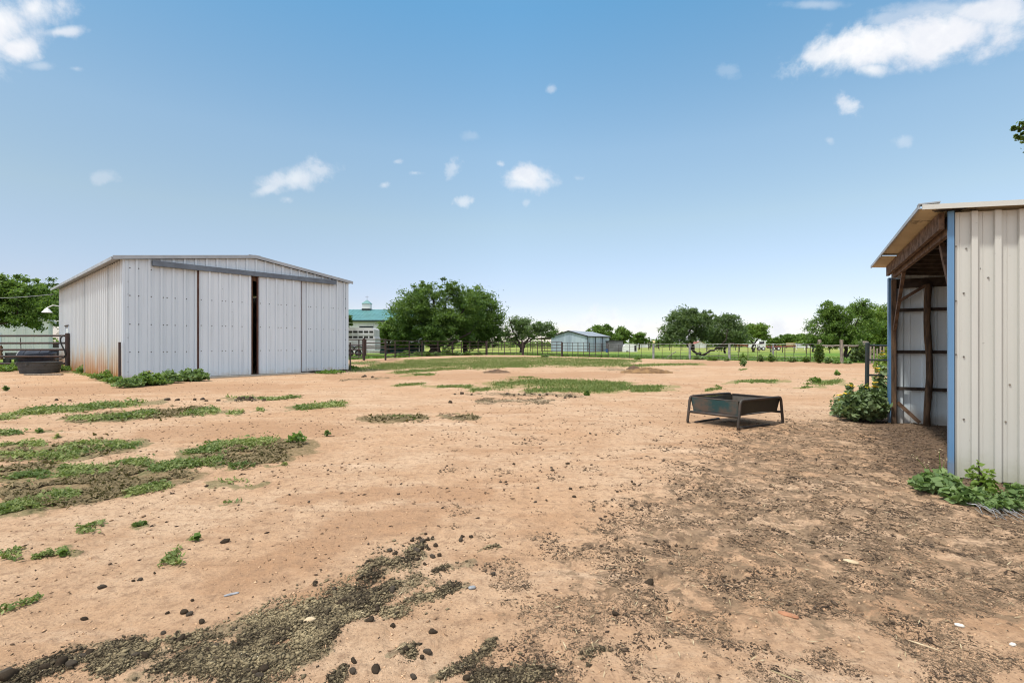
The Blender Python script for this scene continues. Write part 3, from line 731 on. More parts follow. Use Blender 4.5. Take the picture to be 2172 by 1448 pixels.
mb = MB(); mb.lathe((x0 - .02, bd, zc), [(.44, 0), (.56, 0), (.56, .06), (.44, .06)], 28, 0, (1, 0, 0)); mb.build('end_ring', 'grey_metal', bar)
for q in (.5, 1.4):
    mb = MB(); mb.obox((x0 + q, bd - .5, 0), (.14, 0, 0), (0, 1.0, 0), (0, 0, .09)); mb.build('skid', 'grey_wood', bar)
hz = GD - .14
hp = [at(u, v, hz) for u, v in ((133, 712), (129, 716), (128, 722), (130, 730), (134, 738), (138, 746), (139, 752), (136, 758), (128, 761), (118, 762))]
mb = MB(); mb.tube(hp, .035, 8); tag(mb.build('garden_hose', 'hose', None, hp[0], smooth=True), 'black hose looped over the pipe gate beside the white barn', 'hose')
mb = MB(); mb.obox(G(50, 795.5, .0), (1.7, .05, 0), (-.02, .16, 0), (0, 0, .06)); tag(mb.build('wood_plank', 'grey_wood', None, G(50, 795.5)), 'weathered plank lying before the grey stock tub', 'plank')

# ================================================================ things behind the left gate
def gable_house(name, lab, cat, c, ang, w, l, ev, rg, wallm, roofm, trim=None, over=.3, ribp=.6, group=None):
    """c = near corner; width along ang, length along ang+90"""
    U = (math.cos(ang), math.sin(ang)); V = (-U[1], U[0])
    t = thing(name, lab, cat, (c[0], c[1], 0), group)
    P = lambda a, b, z: (c[0] + U[0] * a + V[0] * b, c[1] + U[1] * a + V[1] * b, z)
    zt = lambda a: ev + (rg - ev) * (1 - abs(a - w / 2) / (w / 2))
    for nm, p0, d, nn, ln, zf in (('front_wall', P(0, 0, 0), U, (-V[0], -V[1]), w, zt), ('back_wall', P(0, l, 0), U, V, w, zt), ('side_wall', P(0, 0, 0), V, (-U[0], -U[1]), l, ev), ('side_wall', P(w, 0, 0), V, U, l, ev)):
        mb = MB(); mb.ribs(p0, d, nn, 0, ln, 0, zf, ribp, ribp * .22, .04); mb.build(nm, wallm, t)
    mb = MB(); s = (rg - ev) / (w / 2)
    for sg in (-1, 1):
        r0 = P(w / 2, -over, rg + .03); e0 = P(w / 2 + sg * (w / 2 + over), -over, ev + .03 - s * over)
        mb.obox(r0, tuple(e0[i] - r0[i] for i in range(3)), (V[0] * (l + 2 * over), V[1] * (l + 2 * over), 0), (0, 0, .09))
    r = mb.build('roof', roofm, t)
    if trim:
        mb = MB()
        for sg in (-1, 1):
            for b in (-over - .04, l + over + .01):
                r0 = P(w / 2, b, rg - .06); e0 = P(w / 2 + sg * (w / 2 + over), b, ev - .06 - s * over)
                mb.obox(r0, tuple(e0[i] - r0[i] for i in range(3)), (V[0] * .05, V[1] * .05, 0), (0, 0, .2))
        for a in (-over - .05, w + over):
            mb.obox(P(a, -over, ev - .08 - s * over), (U[0] * .05, U[1] * .05, 0), (V[0] * (l + 2 * over), V[1] * (l + 2 * over), 0), (0, 0, .2))
        mb.build('roof_trim', trim, r)
    return t, P, U, V
d = 50
wb, P, U, V = gable_house('metal_shed', 'pale grey metal shed half hidden by the tree left of the white barn', 'shed', (xat(104, d) - .743 * 9, d - .669 * 9), math.radians(42), 9, 9, 4.0, 5.4, 'far_white', 'far_white', 'trim_grey')
mb = MB(); mb.obox(P(3.2, -.06, 0), (U[0] * 2.4, U[1] * 2.4, 0), (V[0] * .05, V[1] * .05, 0), (0, 0, 2.6)); mb.build('door', 'barn_white', wb)
# mower and wooden cart before that shed
d = 36
mw = thing('riding_mower', 'dark riding mower with an upright rod parked before the pale shed', 'mower', (xat(41, d), d, 0))
x = xat(41, d)
mb = MB(); mb.box(x - .7, x + .15, d - .35, d + .35, .35, .85); mb.box(x + .15, x + .75, d - .4, d + .4, .35, .6); mb.build('body', 'black_plastic', mw)
mb = MB(); mb.box(x + .25, x + .65, d - .25, d + .25, .6, .72); mb.box(x + .6, x + .72, d - .25, d + .25, .7, 1.1); mb.build('seat', 'black_plastic', mw)
for px, r in ((x - .5, .25), (x + .55, .32)):
    for py in (d - .45, d + .35):
        mb = MB(); mb.lathe((px, py, r), [(.001, 0), (r, .0), (r, .14), (.001, .14)], 14, 0, (0, 1, 0)); mb.build('wheel', 'tyre', mw)
mb = MB(); mb.tube([(x + .15, d, .6), (x + .08, d, 1.95)], .025, 6); mb.build('rod', 'pipe_dark', mw)
ct = thing('wooden_cart', 'brown slatted wooden cart at the left picture edge behind the gate', 'cart', (xat(0, d), d, 0))
x = xat(4, d)
mb = MB()
for k in range(4): mb.box(x - 1.6, x + .55, d - .5, d - .44, .42 + k * .24, .58 + k * .24); 
for px in (x - 1.5, x - .4, x + .45): mb.box(px, px + .09, d - .56, d - .5, .35, 1.4)
mb.box(x - 1.6, x + .55, d - .5, d + .7, .35, .42)
mb.build('slatted_side', 'brown_wood', ct)
for px in (x - 1.1, x + .1):
    mb = MB(); mb.lathe((px, d - .62, .3), [(.001, 0), (.3, 0), (.3, .12), (.001, .12)], 14, 0, (0, 1, 0)); mb.build('wheel', 'tyre', ct)
# parked car far behind
def car(name, lab, u, v0, d, L, hgt, face=0.0, m='vehicle_white'):
    x = xat(u, d); t = thing(name, lab, 'car', (x, d, 0))
    mb = MB(); W = 1.9
    prof = [(-L / 2, .35), (-L / 2, .85), (-L * .28, .98), (-L * .16, hgt), (L * .28, hgt), (L * .42, 1.0), (L / 2, .92), (L / 2, .35)]
    vs = [(x + a, d, z) for a, z in prof] + [(x + a, d + W, z) for a, z in prof]; n = len(prof)
    mb.add(vs, [tuple(range(n))] + [tuple(range(n, 2 * n))[::-1]] + [((i + 1) % n, i, n + i, n + (i + 1) % n) for i in range(n)]); mb.build('body', m, t)
    mb = MB(); mb.add([(x - L * .22, d - .02, 1.02), (x + L * .36, d - .02, 1.02), (x + L * .26, d - .02, hgt - .1), (x - L * .14, d - .02, hgt - .1)], [(0, 1, 2, 3)]); mb.build('window', 'glass_dark', t)
    for px in (x - L * .32, x + L * .32):
        mb = MB(); mb.lathe((px, d - .04, .36), [(.001, 0), (.36, 0), (.36, .22), (.001, .22)], 16, 0, (0, 1, 0)); mb.build('wheel', 'tyre', t)
car('parked_car', 'white parked car seen between the pale shed and the white barn', 112, 0, 74, 4.6, 1.9)
# overhead wire reaching the barn
w0 = (-48, 40, EYE + (HZ - 606) / F * 40); w1 = bp(-.3, BL, 4.45)
pts = [tuple(w0[i] + (w1[i] - w0[i]) * k / 12 - (0 if i < 2 else .55 * math.sin(math.pi * k / 12)) for i in range(3)) for k in range(13)]
mb = MB(); mb.tube(pts, .022, 5); tag(mb.build('overhead_wire', 'grey_metal', None, w1), 'thin pale overhead wire running to the eave of the white barn', 'wire')

# ================================================================ green roofed barn, stock trailer
d = 85
x0, x1 = xat(690, d), xat(872, d); ev, rg, dep = 5.72, 8.05, 13
gb = thing('green_roofed_barn', 'white barn with teal green roof and cupola behind the trees', 'barn', ((x0 + x1) / 2, d, 0))
mb = MB(); mb.ribs((x0, d + .6), (1, 0), (0, -1), 0, x1 - x0, 0, ev, .55, .12, .05); mb.build('front_wall', 'far_white', gb)
mb = MB(); mb.ribs((x0, d + dep), (1, 0), (0, 1), 0, x1 - x0, 0, ev, .55, .12, .05); mb.build('back_wall', 'far_white', gb)
for xx, nx in ((x0, -1), (x1, 1)):
    mb = MB(); mb.ribs((xx, d + .6), (0, 1), (nx, 0), 0, dep - .6, 0, lambda t: ev + (rg - ev) * (1 - abs(t - dep / 2) / (dep / 2)) - .1, .55, .12, .05); mb.build('side_wall', 'far_white', gb)
mb = MB()
for sgn, y in ((1, d), (-1, d + dep)):
    mb.obox((x0 - .5, d + dep / 2, rg), (x1 - x0 + 1, 0, 0), (0, y - d - dep / 2, ev - rg), (0, 0, .1))
n = 24
for k in range(n): mb.obox((x0 - .5 + k * (x1 - x0 + 1) / n, d + dep / 2 - .05, rg + .1), (.08, 0, 0), (0, -dep / 2, ev - rg), (0, 0, .03))
mb.obox((x0 - .5, d + dep * .22, rg - (rg - ev) * .56 + .07), (x1 - x0 + 1, 0, 0), (0, .12, .04), (0, 0, .05))
rf = mb.build('roof', 'green_roof', gb)
mb = MB(); mb.obox((x0 - .5, d - .05, ev - .16), (x1 - x0 + 1, 0, 0), (0, .12, 0), (0, 0, .26)); mb.build('gutter', 'green_dark', rf)
mb = MB(); xa, xb = xat(760, d), xat(790, d); mb.box(xa, xb, d + .5, d + .55, 4.35, 4.75); mb.build('window', 'glass_dark', gb)
cxx = xat(755, d); mb = MB(); hw = .72
mb.box(cxx - hw, cxx + hw, d + dep / 2 - hw, d + dep / 2 + hw, rg - .2, rg + 1.2); cp = mb.build('cupola', 'far_white', gb)
mb = MB(); mb.box(cxx - hw - .06, cxx + hw + .06, d + dep / 2 - hw - .06, d + dep / 2 + hw + .06, rg - .1, rg + .22); mb.build('cupola_base', 'green_dark', cp)
mb = MB(); q = hw + .12; c_ = (cxx, d + dep / 2)
mb.add([(c_[0] - q, c_[1] - q, rg + 1.15), (c_[0] + q, c_[1] - q, rg + 1.15), (c_[0] + q, c_[1] + q, rg + 1.15), (c_[0] - q, c_[1] + q, rg + 1.15), (c_[0], c_[1], rg + 1.95)], [(0, 1, 4), (1, 2, 4), (2, 3, 4), (3, 0, 4), (3, 2, 1, 0)]); mb.build('cupola_roof', 'green_roof', cp)
mb = MB(); mb.tube([(c_[0], c_[1], rg + 1.9), (c_[0], c_[1], rg + 2.7)], .03, 5); mb.tube([(c_[0] - .3, c_[1], rg + 2.45), (c_[0] + .3, c_[1], rg + 2.45)], .03, 5); mb.build('weathervane', 'grey_metal', cp)

d = 61.0
st = thing('stock_trailer', 'white livestock trailer with two rows of slots behind the corral fence', 'trailer', (xat(740, d), d, 0))
xl, xr = xat(640, d), xat(793, d); zt, zb = EYE + (HZ - 695) / F * d, .75
mb = MB(); W = 2.6
prof = [(xl, zb), (xr + .12, zb), (xr + .12, zt - 1.3), (xr, zt - 1.1), (xr, zt - .22), (xr - .22, zt), (xl, zt + .12)]
vs = [(a, d, z) for a, z in prof] + [(a, d + W, z) for a, z in prof]; n = len(prof)
mb.add(vs, [tuple(range(n)), tuple(range(n, 2 * n))[::-1]] + [((i + 1) % n, i, n + i, n + (i + 1) % n) for i in range(n)]); mb.build('body', 'trailer_white', st)
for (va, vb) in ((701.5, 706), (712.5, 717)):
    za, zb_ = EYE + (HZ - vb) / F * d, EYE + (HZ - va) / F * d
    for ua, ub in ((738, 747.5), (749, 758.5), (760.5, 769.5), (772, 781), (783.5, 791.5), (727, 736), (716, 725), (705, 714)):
        mb = MB(); mb.box(xat(ua, d), xat(ub, d), d - .02, d + .02, za, zb_); mb.build('slot', 'inside_shade', st)
mb = MB()
for vv in (709.5, 719, 726, 733): zz_ = EYE + (HZ - vv) / F * d; mb.box(xl, xr, d - .05, d - .002, zz_, zz_ + .07)
mb.build('side_rail', 'trailer_white', st)
for u in (743.5, 760.5):
    x = xat(u, d)
    mb = MB(); pr = [(.62 * math.cos(a), .72 + .55 * math.sin(a)) for a in np.linspace(0, math.pi, 9)]
    for (a, za), (b, zb_) in zip(pr[:-1], pr[1:]): mb.obox((x + a, d - .28, za), (b - a, 0, zb_ - za), (0, .28, 0), (0, 0, .07))
    mb.build('fender', 'black_trim', st)
    mb = MB(); mb.lathe((x, d - .22, .42), [(.001, .0), (.42, 0), (.42, .24), (.001, .24)], 18, 0, (0, 1, 0)); wh = mb.build('wheel', 'tyre', st)
    mb = MB(); mb.lathe((x, d - .25, .42), [(.001, .0), (.2, 0), (.2, .06), (.001, .06)], 14, 0, (0, 1, 0)); mb.build('rim', 'grey_metal', wh)

# low teal shed behind the big trees
d = 83
ts, P, U, V = gable_house('low_shed', 'low dark teal shed with pale roof glimpsed under the big dark tree', 'shed', (xat(806, d), d), 0.0, xat(896, d) - xat(806, d), 1.6, 1.65, 1.78, 'teal_wall', 'galv_roof')
mb = MB(); mb.box(xat(888.5, d), xat(890.5, d), d - .12, d - .05, 0, 1.7); mb.build('downpipe', 'far_white', ts)

# ================================================================ galvanized shed group
a = math.radians(35); ca_, sa_ = math.cos(a), math.sin(a)
Kc = (xat(1246, 102), 102.0); w_, l_ = 8.84, 11.4
lc = (Kc[0] - ca_ * w_, Kc[1] + sa_ * w_)
gs, P, U, V = gable_house('galvanized_shed', 'galvanized steel shed with low gable roof in the pasture', 'shed', lc, -a, w_, l_, 3.3, 4.45, 'galv', 'galv_roof', 'black_trim', .25, .9)
for b in (0, 3.8, 7.5, 11.3):
    mb = MB(); mb.obox(P(w_ - .02, b, 0), (U[0] * .12, U[1] * .12, 0), (V[0] * .14, V[1] * .14, 0), (0, 0, 3.3)); mb.build('corner_post', 'black_trim', gs)
lt_ = thing('lean_to', 'dark flat roofed open lean-to left of the galvanized shed', 'lean-to', P(-3, 1, 0))
mb = MB(); mb.obox(P(-6.2, .5, 2.75), (U[0] * 6, U[1] * 6, .32), (V[0] * 7, V[1] * 7, 0), (0, 0, .16)); mb.build('roof', 'dark_roof', lt_)
for aa, bb in ((-6, .8), (-6, 7.2), (-3, .8), (-.4, .8)):
    mb = MB(); q = P(aa, bb, 0); mb.tube([q, (q[0], q[1], 2.8)], .08, 6); mb.build('post', 'dark_wood', lt_)
mb = MB()
for zz_ in (.6, 1.1, 1.6): mb.obox(P(-6, .75, zz_), (U[0] * 5.7, U[1] * 5.7, 0), (V[0] * .05, V[1] * .05, 0), (0, 0, .14))
mb.build('rail', 'dark_wood', lt_)
d = 104
gy, P2, U2, V2 = gable_house('small_shed', 'small grey shed beside the right end of the galvanized shed', 'shed', (xat(1291, d), d), 0.0, xat(1321, d) - xat(1291, d), 3, 2.25, 2.4, 'grey_shed', 'grey_shed', 'black_trim', .08, .5)
d = 103
hut = thing('rounded_hut', 'small white rounded hut with a dark doorway in the pasture', 'hut', (xat(1337, d), d, 0))
x0, x1 = xat(1322, d), xat(1352, d); mb = MB(); n = 14; L = 2.4
pr = [(x0 + (x1 - x0) * (.5 - .5 * math.copysign(abs(math.cos(q)) ** .55, math.cos(q))), 1.72 * math.sin(q) ** .55) for q in np.linspace(0, math.pi, n)]
vs = [(p, d, max(z, 0)) for p, z in pr] + [(p, d + L, max(z, 0)) for p, z in pr]
mb.add(vs, [tuple(range(n)), tuple(range(n, 2 * n))[::-1]] + [(i + 1, i, n + i, n + i + 1) for i in range(n - 1)]); mb.build('shell', 'vehicle_white', hut)
mb = MB(); mb.box(xat(1345.5, d), xat(1350, d), d - .04, d + .02, .15, 1.35); mb.build('doorway', 'inside_shade', hut)
mb = MB(); mb.box(xat(1328, d), xat(1333, d), d - .1, d - .02, .0, .2); mb.build('step', 'black_trim', hut)
d = 98; x = xat(1288, d)
mb = MB(); mb.lathe((x, d, 0), [(.001, 0), (.3, 0), (.33, .7), (.36, .72), (.30, .72), (.28, .1), (.001, .1)], 16); tag(mb.build('feed_bucket', 'blue_plastic', None, (x, d, 0)), 'blue bucket on the grass by the galvanized shed', 'bucket')

# ================================================================ far things in the pasture
def gazebo(u, d, w, h0, h1, lab):
    x = xat(u, d); t = thing('gazebo', lab, 'gazebo', (x, d, 0))
    mb = MB(); q = w / 2 + .5; mb.add([(x - q, d - q, h0), (x + q, d - q, h0), (x + q, d + q, h0), (x - q, d + q, h0), (x, d, h1)], [(0, 1, 4), (1, 2, 4), (2, 3, 4), (3, 0, 4), (3, 2, 1, 0)]); mb.build('roof', 'tan_paint', t)
    for a_ in (-1, 1):
        for b_ in (-1, 1): mb = MB(); mb.box(x + a_ * w / 2 - .1, x + a_ * w / 2 + .1, d + b_ * w / 2 - .1, d + b_ * w / 2 + .1, 0, h0); mb.build('post', 'dark_wood', t)
gazebo(1386, 200, 3.2, 2.4, 3.4, 'tan roofed gazebo far out in the pasture')
d = 230; gable_house('farmhouse', 'white farmhouse with red roof beyond the twin trunked tree', 'house', (xat(1470, d), d), 0.0, xat(1500, d) - xat(1470, d), 8, 1.7, 3.2, 'far_white', 'red_roof', None, .4, 1.2)
d = 260; gable_house('farmhouse', 'pale distant house seen right of the small white hut', 'house', (xat(1358, d), d), 0.0, xat(1378, d) - xat(1358, d), 8, 2.0, 3.2, 'far_white', 'galv_roof', None, .4, 1.2)
d = 240; gable_house('farmhouse', 'low pale house far behind the wooden rail fence', 'house', (xat(1702, d), d), 0.0, xat(1728, d) - xat(1702, d), 8, 1.6, 2.8, 'far_white', 'galv_roof', None, .4, 1.2)
# truck and flatbed trailer
d = 128; tr = thing('flatbed_truck', 'white cab truck parked in the pasture before the treeline', 'truck', (xat(1612, d), d, 0))
xa, xb = xat(1594, d), xat(1624, d)
mb = MB(); prof = [(xa, .75), (xb, .75), (xb, 2.55), (xa + 2.0, 2.55), (xa + 1.75, 1.75), (xa, 1.6)]
vs = [(p, d, z) for p, z in prof] + [(p, d + 2.3, z) for p, z in prof]; n = len(prof)
mb.add(vs, [tuple(range(n)), tuple(range(n, 2 * n))[::-1]] + [((i + 1) % n, i, n + i, n + (i + 1) % n) for i in range(n)]); mb.build('cab', 'vehicle_white', tr)
mb = MB(); mb.box(xa + 2.05, xb - .35, d - .03, d + .02, 1.65, 2.35); mb.build('window', 'glass_dark', tr)
for u in (1610, 1619):
    mb = MB(); mb.lathe((xat(u, d), d - .1, .5), [(.001, 0), (.5, 0), (.5, .3), (.001, .3)], 16, 0, (0, 1, 0)); wh = mb.build('wheel', 'tyre', tr)
    mb = MB(); mb.lathe((xat(u, d), d - .14, .5), [(.001, 0), (.26, 0), (.26, .05), (.001, .05)], 12, 0, (0, 1, 0)); mb.build('hub', 'vehicle_white', wh)
d = 130; fl = thing('flatbed_trailer', 'long rusty red flatbed trailer with white hubs behind the wire fence', 'trailer', (xat(1640, d), d, 0))
mb = MB(); mb.box(xat(1566, d), xat(1592, d), d, d + 2.4, 1.15, 1.5); mb.box(xat(1622, d), xat(1688, d), d, d + 2.4, .95, 1.3); mb.box(xat(1636, d), xat(1656, d), d - .05, d + 2.3, .55, .95); mb.box(xat(1592, d), xat(1622, d), d + 2.35, d + 2.4, .95, 1.2); mb.build('deck', 'red_paint', fl)
for u in (1641, 1651):
    mb = MB(); mb.lathe((xat(u, d), d - .15, .5), [(.001, 0), (.52, 0), (.52, .3), (.001, .3)], 16, 0, (0, 1, 0)); wh = mb.build('wheel', 'tyre', fl)
    mb = MB(); mb.lathe((xat(u, d), d - .2, .5), [(.001, 0), (.28, 0), (.28, .05), (.001, .05)], 12, 0, (0, 1, 0)); mb.build('hub', 'vehicle_white', wh)
mb = MB(); mb.box(xat(1674, 133), xat(1685, 133), 132.5, 134.5, 1.3, 2.1); tag(mb.build('wooden_crate', 'tan_paint', None, (xat(1680, 133), 133, 1.3)), 'tan crate standing on the end of the red flatbed trailer', 'crate')

# ================================================================ fences
def post(name, x, y, h, r, m, lab, cat='post', group=None, n=8, z0=-.15, parent=None):
    mb = MB(); mb.tube([(x, y, z0), (x, y, h)], r, n)
    o = mb.build(name, m, parent, None if parent is not None else (x, y, 0))
    if parent is None: tag(o, lab, cat, group)
    return o
# dark pipe gate between the barn and the corral
d = 44.9
post('gate_post', xat(772, d), d, 2.06, .115, 'pipe_dark', 'thick dark pipe post between the two corral gates right of the barn', 'post', None, 10)
g1 = thing('corral_gate', 'dark pipe gate hung between the white barn corner and the thick post', 'gate', (xat(752, d), d, 0))
xs0, xs1 = xat(732, d), xat(770.3, d)
for z in (1.92, 1.45, 1.0, .62, .28):
    mb = MB(); mb.tube([(xs0, d + .1, z), (xs1, d + .05, z)], .05, 6); mb.build('rail', 'pipe_dark', g1)
for u in (736, 760.5, 768.8):
    mb = MB(); mb.tube([(xat(u, d), d + .1, .22), (xat(u, d), d + .1, 1.95)], .06, 6); mb.build('stile', 'pipe_dark', g1)
g2 = thing('corral_gate', 'dark six rail pipe gate standing open right of the thick post', 'gate', (xat(795, d), d, 0))
xs0, xs1 = xat(773.5, d), xat(818, d)
for z in (1.95, 1.62, 1.32, 1.15, .82, .48):
    mb = MB(); mb.tube([(xs0, d, z), (xs1, d - .05, z - .03)], .045, 6); mb.build('rail', 'pipe_dark', g2)
mb = MB(); mb.tube([(xat(776, d), d, .4), (xat(776, d), d, 1.95)], .06, 6); mb.build('stile', 'pipe_dark', g2)
mb = MB(); mb.tube([(xs1, d - .05, -.1), (xs1, d - .05, 1.98)], .09, 8); mb.build('stile', 'pipe_dark', g2)
# corral pipe fence behind the big tree
def fence_run(name, lab, pts, rails, posts, rm, pm, rr=.04, pr=.06, group=None, ph=1.9):
    t = thing(name, lab, 'fence', (*pts[0], 0), group)
    for z in rails:
        mb = MB(); mb.tube([(x, y, z) for x, y in pts], rr, 6); mb.build('rail', rm, t)
    for x, y in posts:
        mb = MB(); mb.tube([(x, y, -.1), (x, y, ph)], pr, 6); mb.build('post', pm, t)
    return t
def lerp_pts(pts, n):
    out = []
    for (a, b), (c, e) in zip(pts[:-1], pts[1:]):
        for k in range(n): out.append((a + (c - a) * k / n, b + (e - b) * k / n))
    return out + [pts[-1]]
PX = lambda u, d: (xat(u, d), d)
run1 = [(xat(818.5, 45), 45.0), PX(838, 54), PX(895, 60), PX(960, 65), PX(996.5, 67.2), PX(1031, 69)]
fence_run('pipe_fence', 'dark pipe corral fence running in front of the big dark tree', run1, (1.9, 1.45, 1.02, .6, .25), lerp_pts(run1, 2)[2:-1], 'pipe_dark', 'pipe_dark', .042, .07)
def panel(lab, p0, p1, h, nv, hz, rm='pipe_dark', r=.03, post_end=True, grp='grid panels of the corral fence'):
    t = thing('corral_fence', lab, 'fence panel', ((p0[0] + p1[0]) / 2, (p0[1] + p1[1]) / 2, 0), grp)
    mb = MB()
    for z in hz: mb.tube([(p0[0], p0[1], z), (p1[0], p1[1], z)], r, 5)
    mb.build('rails', rm, t) if False else mb.build('rail_grid', rm, t)
    for k in range(nv + 1):
        f = k / nv; mb = MB(); q = (p0[0] + (p1[0] - p0[0]) * f, p0[1] + (p1[1] - p0[1]) * f)
        thick = .05 if k % 3 == 0 else .028
        mb.tube([(q[0], q[1], .05), (q[0], q[1], h)], thick, 5); mb.build('upright', rm, t)
HZ4 = (1.9, 1.5, 1.1, .7, .3)
mbp = [PX(1032, 69), PX(1109, 68), PX(1151, 64), PX(1192, 60), PX(1250, 56.5), PX(1290, 54.5)]
labs = ['dark grid corral panel right of the big dark tree', 'dark grid corral panel below the open lean-to', 'dark grid corral panel left of the galvanized shed front', 'dark grid corral panel crossing the galvanized shed front', 'dark grid corral panel crossing the galvanized shed side']
for i in range(5): panel(labs[i], mbp[i], mbp[i + 1], (1.92, 1.9, 1.85, 1.75, 1.62)[i], (6, 4, 4, 5, 3)[i], tuple(z * (1, .98, .95, .9, .84)[i] for z in HZ4))
for i, (u, d, r, lb) in enumerate(((1032, 69, .16, 'thick dark corral post right of the big dark tree'), (1109, 68, .15, 'thick dark corral post under the pale limbed mesquite'), (1192, 60, .11, 'dark corral post before the galvanized shed front'))):
    post('corral_post', xat(u, d), d - .06, 1.98 - .1 * i, r, 'pipe_dark', lb, 'post', 'thick corral posts')
# wire fence with steel posts to the right
run2 = [PX(1290, 54.5), PX(1386, 49.5), PX(1463, 47.0), PX(1547, 44.6), PX(1628, 42.6), PX(1703, 41.2), PX(1735, 39.2)]
wf = thing('wire_fence', 'thin wire fence with a top rail between yard and pasture', 'fence', (*run2[2], 0))
mb = MB(); mb.tube([(x, y - .03, 1.5) for x, y in run2], .028, 6); mb.build('top_rail', 'wire', wf)
for z in (1.22, .94, .66, .38, .14):
    mb = MB(); mb.tube([(x, y - .02, z) for x, y in run2], .010, 4); mb.build('wire', 'wire', wf)
for i, (p, q) in enumerate(zip(run2[:-1], run2[1:])):
    n = 4
    for k in range(1, n):
        f = k / n; x, y = p[0] + (q[0] - p[0]) * f, p[1] + (q[1] - p[1]) * f
        mb = MB(); mb.tube([(x, y, -.1), (x, y, 1.52 if k % 2 == 0 else 1.45)], .030 if k % 2 == 0 else .02, 5); mb.build('stay', 'pipe_dark', wf)
for lb, (u, d) in (('grey steel fence post below the distant gazebo', (1386, 49.5)), ('grey steel fence post left of the V shaped trunks', (1463, 47.0)), ('grey steel fence post right of the V shaped trunks', (1547, 44.6)), ('grey steel fence post below the red flatbed trailer', (1640, 42.4))):
    post('steel_post', xat(u, d), d, 1.56, .105 if u < 1600 else .07, 'steel_post', lb, 'post', 'grey steel posts of the wire fence', 10)
mb = MB(); q0 = at(1372 + 40, 762, 49.0); 
p0 = (xat(1413, 50), 50.2, 0.02); p1 = (xat(1438, 50), 50.6, .75)
mb.tube([p0, p1], .045, 6); tag(mb.build('brace_pole', 'grey_wood', None, p0), 'slanting grey brace pole leaning at the wire fence', 'pole')
p0 = (xat(1637, 43.5), 43.4, .75); p1 = (xat(1629, 46), 46, 1.35)
mb = MB(); mb.tube([p0, p1], .04, 6); tag(mb.build('brace_pole', 'dark_wood', None, p0), 'slanting dark pole behind the right grey steel post', 'pole')
# old wooden posts and rails
def oldpost(u, v, w, h, lab, wide=False):
    x, y, _ = G(u, v); mb = MB(); pts = []
    for k in range(7):
        f = k / 6; pts.append((x + math.sin(f * 5 + u) * .012, y, -.1 + (h + .1) * f))
    mb.tube(pts, [w * (1 + .08 * math.sin(k * 2.1 + u)) for k in range(7)], 9)
    if wide:
        for k in range(9): mb.lathe((x, y, .18 + k * h / 9.6), [(.001, -.08), (w * 1.5, -.075), (w * 1.55, 0), (w * 1.45, .075), (.001, .08)], 9)
    return tag(mb.build('wooden_post', 'grey_wood', None, (x, y, 0)), lab, 'post', 'old wooden fence posts'), (x, y)
_, w1p = oldpost(1738, 769, .13, 1.86, 'weathered wooden post overgrown with a leafy vine')
_, w2p = oldpost(1785, 770.5, .12, 1.82, 'bare weathered wooden post midway along the wooden rail')
_, w3p = oldpost(1833, 768.5, .20, 1.74, 'thick stacked wooden corner post left of the green pipe gate', True)
for p, q, lb in ((w1p, w2p, 'long weathered pole rail beside the vine covered post'), (w2p, w3p, 'long weathered pole rail ending at the thick corner post')):
    mb = MB(); pts = [(p[0] + (q[0] - p[0]) * k / 5, p[1] + (q[1] - p[1]) * k / 5, 1.35 + .02 * math.sin(k * 1.9)) for k in range(6)]
    mb.tube(pts, [.075, .07, .078, .07, .068, .07], 8); tag(mb.build('pole_rail', 'grey_wood', None, pts[0]), lb, 'rail', 'wooden pole rails')
# picket stakes behind the green gate
for k in range(7):
    d = 36 + (k % 3) * .6; x = xat(1846 + k * 7, d); mb = MB(); mb.tube([(x, d, -.1), (x + .03, d, 1.35 + .2 * math.sin(k * 2.3))], .055, 6)
    tag(mb.build('fence_stake', 'grey_wood', None, (x, d, 0)), 'pale upright stake in the picket row behind the green gate', 'stake', 'stakes behind the green gate')
# pasture fence far out, posts and rails
pf = [PX(1470, 112), PX(1530, 104), PX(1610, 96), PX(1660, 90), PX(1710, 86), PX(1760, 84)]
fence_run('field_fence', 'dark post and wire fence out in the pasture', pf, (1.3, .9, .5), lerp_pts(pf, 2), 'pipe_dark', 'dark_wood', .018, .075, None, 1.45)
pf = [PX(930, 150), PX(1000, 146), PX(1080, 144)]
fence_run('field_fence', 'dark board fence far behind the big dark tree', pf, (1.5, 1.0, .5), lerp_pts(pf, 5), 'dark_wood', 'dark_wood', .07, .09, None, 1.7)
pf = [PX(1355, 135), PX(1420, 132), PX(1500, 130), PX(1560, 128)]
fence_run('field_fence', 'thin dark field fence below the far gazebo', pf, (1.3, .7), lerp_pts(pf, 3), 'pipe_dark', 'dark_wood', .02, .08, None, 1.5)
pf = [PX(1690, 150), PX(1740, 146), PX(1800, 142)]
fence_run('field_fence', 'white rail fence far behind the wooden posts', pf, (1.3, .8), lerp_pts(pf, 3), 'vehicle_white', 'vehicle_white', .06, .1, None, 1.6)

